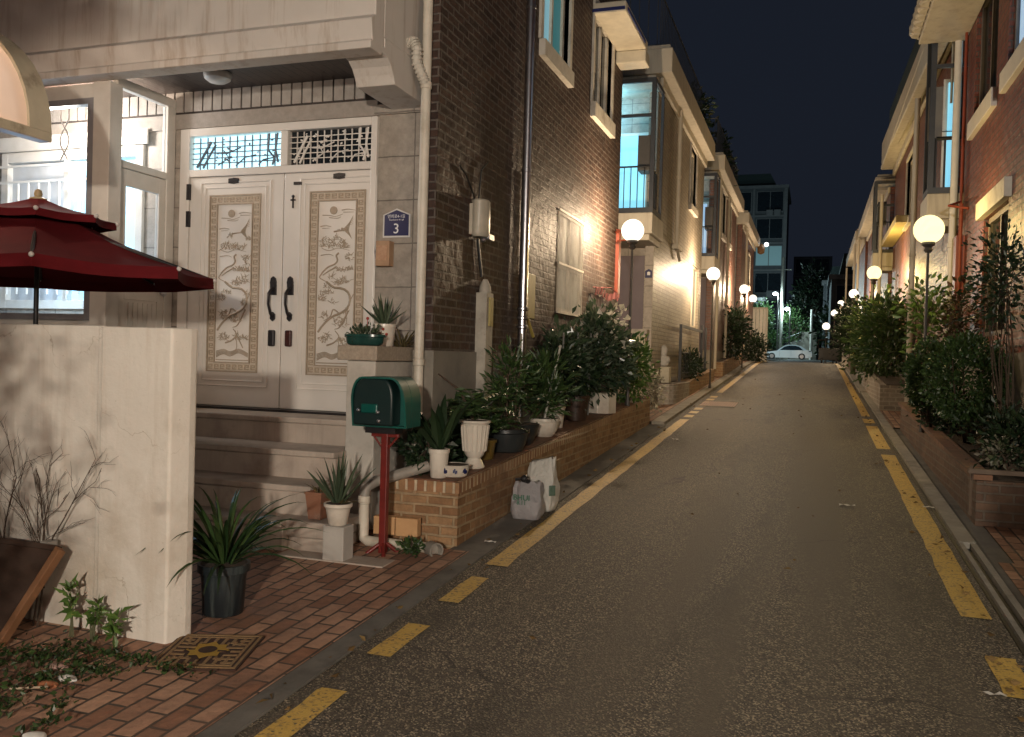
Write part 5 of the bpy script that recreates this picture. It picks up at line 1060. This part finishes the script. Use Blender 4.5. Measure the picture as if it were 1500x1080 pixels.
MB().box(1.50,1.775,19.2,23.2,4.50,4.64).build('thin_canopy', pm('yellow_cream',(.55,.44,.20),(.48,.38,.17),8,.6,.2,40), R2, bevel=.01)
R4 = row_house(1,1.66,33.6,43,1.50,BRICKR,FASC,'fourth house on the right, farthest of the red brick row',.34,[],None,None,h=4.6,fd=1.0,pipes=((34.2,.32,.2,4.5,FASC),(42.5,.32,.2,4.5,FASC)),roofrail=False,fasc=.34,fover=-.2)

# ------------------------------------------------------------------ planters further on
p_ = thing('brick_planter','worn pale brick planter with a rounded corner before the pale brick house','planter',(-2.5,15.6,.75))
ys0 = [(-2.78,15.55),(-2.50,15.56),(-2.40,15.60),(-2.33,15.70),(-2.30,15.85)]
MB().prism(ys0+[(-2.30,17.6),(-2.60,17.6),(-2.78,15.9)],'z',.6,1.17).build('brickwork', BRICKW, p_)
MB().prism([(17.6,1.17),(22.2,1.40),(22.2,.9),(17.6,.7)],'x',-2.60,-2.30).build('rear_brickwork', BRICKP, p_); MB().prism([(-2.75,15.6),(-2.42,15.66),(-2.36,15.8),(-2.36,17.5),(-2.6,17.5)],'z',1.171,1.18).build('soil', SOIL, p_)
t = thing('stone_ornament','small pale stone figure on a cream block in the worn pale planter','ornament',(-2.55,16.0,1.18))
MB().box(-2.68,-2.44,15.85,16.08,1.18,1.47).build('block', pm('cream_block',(.55,.5,.38),None,6,.7,.2), t, bevel=.01)
MB().lathe([(.06,0),(.11,.03),(.12,.10),(.10,.16),(.06,.20),(.08,.26),(.085,.32),(.05,.37),(.01,.39)],(-2.57,15.96,1.471),16,.9,.8).sphere((-2.50,15.93,1.60),.06,10,8).build('figure', pm('pale_stone',(.5,.48,.44),(.4,.38,.34),20,.8,.4,40), t, True)
t = thing('entrance_pier','slim cream stair pier beside the mauve door of the pale house','pier',(-2.75,15.0,.7)); MB().box(-2.86,-2.66,14.55,14.75,.6,2.02).build('shaft', CREAM, t, bevel=.01); MB().box(-2.89,-2.63,14.52,14.78,2.021,2.10).build('cap', STONE, t)
t = thing('iron_gate_frame','black iron frame standing in the planter before the pale house','gate',(-2.45,19,1.2))
f = MB()
for (a,b_) in ((17.2,2.30),(20.6,2.42),(21.4,2.4)): f.box(-2.47,-2.42,a-.03,a+.03,1.1,b_)
f.box(-2.465,-2.425,17.23,20.57,2.24,2.30).box(-2.465,-2.425,17.23,21.4,1.25,1.29); f.build('frame', BLACK, t)
rails(t,'bars','x',-2.445,17.4,20.4,1.29,1.75,.3)
x,y,z = -2.45,18.9,1.2; shrub('dark_shrub','low dark shrub inside the iron frame, before the pale brick house','shrub',(x,y,z),(x,y,z+.3),(.14,1.2,.3),800,.09,LEAFD,None,40,.08,.5,4)
shrub('pale_flower_bush','thin bush of whitish leaves between planter end and pale planter','shrub',(-2.42,13.6,.70),(-2.42,13.6,1.12),(.17,.4,.28),420,.07,leafm('whitish_leaf',(.22,.21,.14),(.36,.34,.26)),None,24,.07,.6,5)
for (x0,x1,y0,y1,h0,h1,mt2,lab) in ((-2.62,-2.26,24.0,31,.42,.4,BRICKP,'brick planter before the third house on the left'),(1.24,1.79,7.62,13.9,.36,.36,BRICKD,'long low brick planter on the right, under the clipped bushes'),(1.14,1.74,16.65,26,.46,.46,BRICKW,'pale brick planter on the right with a red edged corner'),(1.10,1.70,27.5,37,.5,.5,BRICKD,'farthest planter on the right below the tall hedge')):
    t = thing('brick_planter',lab,'planter',(x0,y0,gz(y0))); planter(t,x0,x1,y0,y1,h0,h1,mt2,None)
    if y0 == 16.65: MB().box(1.735,1.80,16.60,16.70,.75,1.30).build('red_corner', RED, t)
    if y0 == 7.62:
        MB().prism([(y,gz(y)+.375) for y in (7.56,13.9)]+[(y,gz(y)+.415) for y in (13.9,7.56)],'x',1.20,1.34).build('coping', BRICKT, t)
        MB().box(1.18,1.75,7.60,7.66,gz(7.6)+.416,gz(7.6)+.45).tube([(1.20,7.62,.45),(1.20,7.62,.84)],.012,6).build('edge_strip', pm('tan_edge',(.16,.11,.075),None,8,.7,.2), t)
# ------------------------------------------------------------------ greenery
shrub('clipped_bush','round clipped bush on the right planter, nearest the viewer','bush',(1.5,9.8,.85),(1.45,9.6,1.50),(.36,.42,.40),8000,.036,LEAFM,None,420,.03,.75,7,.88,.014,False)
shrub('clipped_bush','smaller clipped bush left of the round one, hiding the post of the yellow lamp','bush',(1.26,10.7,.86),(1.25,10.75,1.50),(.24,.36,.36),4600,.038,LEAFM,None,260,.03,.75,6,.85,.014,False)
shrub('tall_hedge','big dark rounded hedge covering the second house front on the right','hedge',(1.40,20,1.4),(1.36,20.6,2.2),(.42,3.6,.86),5600,.12,LEAFM,None,150,.16,.5,9,.5,.03)
shrub('tall_hedge','farther dark hedge on the right by the lowest lamps','hedge',(1.3,30,1.9),(1.25,30,2.6),(.42,3.4,.9),3200,.13,LEAFD,None,110,.17,.5,8,.5,.03)
shrub('small_tree','loose dark branchy tree against the red brick wall at the right edge','tree',(1.62,8.6,.8),(1.60,8.9,2.40),(.20,1.0,.40),1000,.06,LEAFD,None,46,.10,.5,9,.3,.009)
shrub('red_leaf_shrub','reddish leaved bush among the branches beside the white downpipe','shrub',(1.56,11.2,.9),(1.58,11.2,2.15),(.15,.5,.42),480,.07,LEAFR,None,40,.08,.5,7,.3,.012)
shrub('climbing_plant','thin yellow green climber under the large yellow lamp','climber',(1.44,14.2,1.0),(1.36,12.4,2.2),(.20,.6,.55),520,.10,LEAFB,None,34,.09,.5,6,.3,.014)
shrub('low_shrub','dark leafy ground shrub at the near end of the right planter','shrub',(1.60,8.0,.8),(1.60,8.3,.98),(.22,.75,.24),1500,.06,LEAFD,None,50,.07,.5,6,.2)
shrub('low_shrub','dark low shrub below the round clipped bush','shrub',(1.5,10.6,.9),(1.5,11.2,1.05),(.24,1.7,.2),1500,.06,LEAFD,None,60,.08,.5,8,.2)
shrub('dark_shrub','tall dark shrub before the third house on the left','shrub',(-2.35,27,1.75),(-2.35,27.6,2.45),(.38,1.6,.75),2200,.12,LEAFD,None,70,.14,.5,7,.3,.02)
shrub('dark_shrub','squat dark bush at the fourth house by the lane end','shrub',(-2.2,35,1.7),(-2.15,34.5,2.1),(.35,1.5,.5),1300,.12,LEAFD,None,50,.14,.5,6,.3)
shrub('roof_garden','dark potted shrubs along the roof of the pale brick house','shrub',(-2.9,20.5,7.0),(-2.95,20.6,7.4),(.3,1.6,.45),900,.13,LEAFD,None,40,.14,.5,5,.3)
shrub('roof_garden','dark shrubs on the roof of the third house on the left','shrub',(-2.9,26,7.0),(-3.0,26.5,7.5),(.4,2.6,.6),1000,.15,LEAFD,None,50,.18,.5,5,.3)
x,y,z = 1.5,7.9,.78; shrub('potted_flower','pale flowering plant at the near corner of the right planter','plant',(x,y,z),(x-.02,y+.05,z+.14),(.12,.16,.10),220,.05,leafm('pale_petal',(.10,.13,.06),(.25,.22,.18)),None,16,.03,.6,4)

# ------------------------------------------------------------------ lane end
y = 38.2; t = thing('cargo_cart','black open cart with a tubular frame at the lane end, right of the road','cart',(.62,y,gz(y)))
MB().box(.22,1.05,y-.3,y+.5,gz(y)+.12,gz(y)+.62).build('body', BLACK, t, bevel=.02); f = MB(); f.tube([(.2,y-.3,gz(y)+.62),(.2,y-.3,gz(y)+.95),(1.05,y-.3,gz(y)+1.0),(1.05,y-.3,gz(y)+.62)],.018,6); f.tube([(.2,y+.5,gz(y)+.62),(.2,y+.5,gz(y)+.95),(1.05,y+.5,gz(y)+1.0)],.018,6); f.build('frame', DARKM, t)
for wx in (.35,.92): MB().tube([(wx-.03,y-.32,gz(y)+.10),(wx+.03,y-.32,gz(y)+.10)],.10,14).build('wheel', BLACK, t)
y = 30.4; t = thing('folding_sign','small white folding board standing on the right kerb in the distance','sign',(1.02,y,gz(y))); MB().prism([(y-.16,gz(y)+.03),(y-.12,gz(y)+.03),(y+.02,gz(y)+.55),(y-.01,gz(y)+.57)],'x',.90,1.13).prism([(y+.16,gz(y)+.03),(y+.13,gz(y)+.03),(y+.0,gz(y)+.55),(y+.03,gz(y)+.57)],'x',.91,1.12).build('board', WHITE, t)
y = 26.8; t = thing('bollard','short greenish bollard with a pale cap at the right kerb','bollard',(1.1,y,gz(y))); MB().tube([(1.08,y,gz(y)),(1.08,y,gz(y)+.55)],.05,12).build('post', pm('green_bollard',(.10,.13,.06)), t); MB().sphere((1.08,y,gz(y)+.58),.075,12,8).build('cap', pm('lime_cap',(.35,.40,.15)), t, True)
t = thing('white_gate','white corrugated gate panels beyond the fourth house on the left','gate',(-2.4,41,1.6)); g_ = MB()
for k in range(10): g_.box(-3.6+k*.16,-3.46+k*.16,41,41.04,1.65,4.0)
g_.build('panel', WHITE, t); MB().box(-3.65,-1.98,40.96,41.08,4.0,4.08).box(-2.04,-1.96,40.96,41.08,1.6,4.0).build('frame', WHITED, t)
# silver car crossing the lane end
cy_ = 89.5; cz = gz(cy_)+.003; car = thing('parked_car','silver sedan seen side on at the end of the lane','car',(-2.3,cy_,cz))
CARP = pm('silver_car_paint', (.62,.64,.66), (.58,.60,.62), 2, .25, 0, metal=.35)
def cx(u): return -4.55+4.5*u
low = [(0,.30),(.0,.52),(.03,.62),(.12,.70),(.27,.80),(.33,.84),(.80,.88),(.93,.90),(.985,.86),(1,.70),(1,.34),(.97,.24),(.86,.2),(.13,.2),(.02,.22)]
b = MB(); K = len(low)
def ring(pts, y, sc): return [(cx(.5+(u-.5)*sc), y, cz+v) for u,v in pts]
rs = [ring(low,cy_+dy,s_) for dy,s_ in ((-.86,.985),(-.80,1),(.80,1),(.86,.985))]
vs = [p for r_ in rs for p in r_]; b.add(vs,[(k*K+i,k*K+(i+1)%K,(k+1)*K+(i+1)%K,(k+1)*K+i) for k in range(3) for i in range(K)]+[tuple(range(K)),tuple(range(3*K,4*K))[::-1]]); b.build('body', CARP, car, True, bevel=.03)
roof = [(.28,.82),(.42,1.28),(.52,1.40),(.66,1.40),(.76,1.30),(.90,.88)]; K = len(roof); c = MB(); rs = [[(cx(u),cy_+sg*(.80-(v-.82)*.32),cz+v) for u,v in roof] for sg in (-1,1)]
c.add(rs[0]+rs[1],[(i,(i+1)%K,K+(i+1)%K,K+i) for i in range(K)]+[tuple(range(K)),tuple(range(K,2*K))[::-1]]); c.build('cabin', CARP, car, True, bevel=.03)
gl = [(.335,.90),(.435,1.25),(.525,1.345),(.65,1.345),(.735,1.25),(.82,.92)]
m_ = MB()
for sg in (-1,1): m_.add([(cx(u),cy_+sg*(.806-(v-.82)*.32),cz+v) for u,v in gl],[tuple(range(6))])
m_.build('side_windows', DARKGL, car); MB().add([(cx(.295),cy_-.7,cz+.87),(cx(.295),cy_+.7,cz+.87),(cx(.412),cy_+.62,cz+1.25),(cx(.412),cy_-.62,cz+1.25)],[(0,1,2,3)]).build('windscreen', DARKGL, car)
for u in (.175,.79):
    for sg in (-1,1): 
        wo = MB().tube([(cx(u),cy_+sg*.68,cz+.31),(cx(u),cy_+sg*.875,cz+.31)],.31,24).build('wheel', BLACK, car); MB().tube([(cx(u),cy_+sg*.86,cz+.31),(cx(u),cy_+sg*.885,cz+.31)],.19,16).build('rim', SILVER, wo)
MB().box(cx(.985),cx(1.004),cy_-.8,cy_-.5,cz+.62,cz+.78).build('tail_light', RED, car); MB().box(cx(-.002),cx(.03),cy_-.84,cy_-.5,cz+.54,cz+.64).build('headlight', pm('lamp_glass',(.7,.7,.7),None,3,.1,0), car)
k = MB(); [k.box(cx(u)-.006,cx(u)+.006,cy_-.866,cy_-.85,cz+.3,cz+.86) for u in (.335,.57,.80)]; k.build('door_gap', BLACK, car)
# street lights, pole, trees, buildings behind
def street_light(x,y,z,pw,lab):
    t = thing('street_light',lab,'street light',(x,y,gz(y)),'tall white street lights beyond the lane'); MB().tube([(x+.35,y,gz(y)),(x+.33,y,z+.1),(x+.05,y,z+.22)],.07,8).build('pole', POLEM, t, True)
    MB().sphere((x,y,z),.26,14,10,.7).build('lamp_head', emit('led_white',(.75,.97,1),14), t, True); point('led', (x,y,z-.4), pw, (.66,.95,1), .2, t)
street_light(-4.0,98,9.0,900,'taller white street light left of the utility pole'); street_light(-2.75,98.2,7.4,600,'shorter white street light right of the utility pole')
street_light(-8.5,82,8.0,3600,'unseen street light added to light the parked car, hidden by the left row')  # added out of view to brighten the near side of the car
t = thing('utility_pole','pale concrete utility pole standing behind the parked car','pole',(-3.3,98.5,2)); MB().tube([(-3.35,98.7,1.9),(-3.3,98.7,13)],[.20,.14],12).box(-4.2,-2.4,98.65,98.75,11.6,11.7).build('pole', CONC, t, True)
t = thing('retaining_wall','pale concrete wall with a stair rail behind the parked car','wall',(-1,99.5,2))
MB().box(-1.2,.35,99.2,99.6,1.8,5.0).prism([(-4.2,1.8),(-1.2,1.8),(-1.2,4.2),(-1.8,4.1),(-4.2,2.8)],'y',99.25,99.55).build('concrete', GREYPL, t); MB().tube([(-.25,99.0,1.9),(-.25,99.0,7.4)],.12,10).build('white_post', WHITE, t)
rails(t,'stair_rail','y',99.1,-4.2,-1.2,2.8,3.7,.3,DARKM,.42,.02)
def tree(lab, x, y, zb, cz_, dims, n, size, mat, clumps, group='trees beyond the lane end', spread=.3):
    t = thing('tree',lab,'tree',(x,y,zb),group); p,d,cc = crown_pts((x,y,cz_),dims,n,clumps,spread,.25); leaves(MB(),p,d,size,.6).build('crown', mat, t); s = MB(); s.tube([(x,y,zb-.1),(x+.1,y,(zb+cz_)/2),(x,y,cz_)],[.22,.16,.08],8)
    for e in cc[:14]: q = Vector((x,y,(zb+cz_)/2+.3)); s.tube([q,q.lerp(Vector(e),.5)+Vector((0,0,.2)),Vector(e)],[.08,.05,.02],5)
    s.build('trunk', STEM, t, True)
tree('tall dark tree, largest beyond the lane end',-.2,103,2,8.6,(2.6,2.2,4.2),3200,.42,leafm('far_dark_leaf',(.004,.009,.005),(.012,.02,.009)),70,spread=.45)
tree('dark tree right of the largest one, before the unlit house',1.9,84,1.9,4.9,(1.7,1.6,2.5),1500,.36,LEAFD,44,spread=.35)
tree('green tree lit by the street light behind the white gate',-5.6,99.6,1.9,6.0,(1.4,1.0,2.4),1700,.30,LEAFM,50)
tree('small green tree lit from above between the two street lights',-1.9,100.2,1.9,5.4,(1.4,.8,2.0),1400,.28,LEAFM,36)
tree('low green tree behind the car bonnet',-4.9,99.5,2,4.0,(1.6,1.0,1.5),1300,.3,LEAFM,40)
APT = pm('apartment_grey', (.075,.08,.088), (.055,.058,.064), 1.5, .8, .2, 10, streak=(.09,.09,.10)); APL = pm('apartment_pale', (.15,.15,.152), (.12,.12,.125), 2, .8, .1, 10)
def apartment(name,lab,x0,x1,y0,y1,z1,nf,nb,lit=(),cap=True):
    t = thing(name,lab,'building',((x0+x1)/2,y0,2)); MB().box(x0,x1,y0,y1,1.5,z1).build('wall', APT, t); fh = (z1-3)/nf; bw = (x1-x0)/nb
    if cap: MB().box(x0-.2,x1+.25,y0-.3,y1,z1+.001,z1+.35).build('roof_edge', APL, t); MB().prism([(x0+.5,z1+.351),(x1-1.2,z1+.351),(x1-2,z1+1.9),(x0+.8,z1+1.9)],'y',y0+.4,y1-1).build('roof', ROOFG, t)
    pl_ = MB()
    for i in range(nf): pl_.box(x0-.05,x1+.12,y0-.18,y0-.001,3+i*fh-.16,3+i*fh+.05)
    pl_.box(x1-.28,x1+.121,y0-.185,y0-.002,1.5,z1-.01).box(x1-bw-.14,x1-bw+.06,y0-.183,y0-.002,1.5,z1-.01); pl_.build('floor_band', APL, t)
    for i in range(nf):
        for j in range(nb):
            a,b_,c_,d_ = x0+j*bw+.3,x0+(j+1)*bw-.32,3+i*fh+.45,3+(i+1)*fh-.35; f = MB()
            for q in ((a,a+.08,c_,d_),(b_-.08,b_,c_,d_),(a+.08,b_-.08,c_,c_+.08),(a+.08,b_-.08,d_-.08,d_),((a+b_)/2-.04,(a+b_)/2+.04,c_+.08,d_-.08)): f.box(q[0],q[1],y0-.06,y0-.001,q[2],q[3])
            fo = f.build('window', APL, t); MB().box(a+.05,b_-.05,y0-.02,y0-.0005,c_+.05,d_-.05).build('pane', LIT_DIM if (i,j) in lit else DARKGL, fo)
    return t
A = apartment('apartment_block','dark six storey apartment block rising over the left row',-15,-3.6,112,124,23.0,6,3,((3,2),))
for k,(x,z) in enumerate(((-5.9,19.5),(-5.0,19.5),(-5.6,9.6),(-4.9,9.6))): MB().box(x,x+.75,111.5,111.8,z,z+.8).build('air_conditioner', APL, A)
apartment('apartment_block','lower dim block behind the tall tree',-3.4,2.4,150,160,19,5,2,(),False)
fh_ = apartment('dark_house','unlit two storey house with a flat pale edged roof on the right beyond the lane',1.1,7,66,74,7.6,2,2,(),True)
apartment('dark_house','unlit house at the right end of the cross street',.9,9,99.5,106,10.2,3,2)
apartment('dark_house','unlit low block left of the cross street behind the houses',-16,-5.4,100.5,108,8.4,2,3)

shrub('added_shade_hedge','unseen hedge added outside the right edge to shade the planter','hedge',(1.55,2.4,gz(2.4)),(1.58,2.6,.80),(.36,1.5,.66),3400,.07,LEAFM,None,120,.09,.5,8,.4,.02)  # unseen hedge added to keep the rear lamp off the right planter

fl_ = MB(); P_ = []; D_ = []
for q in range(230):
    y = rng.uniform(2.2,24); x = (-2.10+abs(rng.normal(0,.10)) if rng.uniform() < .55 else .96-abs(rng.normal(0,.10))) if rng.uniform() < .85 else rng.uniform(-1.7,.7)
    P_.append(np.array((x,y,gz(y)+.022))); D_.append(np.array((rng.normal(0,1),rng.normal(0,1),rng.normal(0,.12))))
leaves(fl_,P_,D_,.045,.5,.3); tag(fl_.build('fallen_leaves', leafm('fallen_leaf',(.10,.06,.025),(.20,.13,.05),.8,.2,.1)),'dry fallen leaves scattered along the kerbs and road','leaves',None,'stuff')
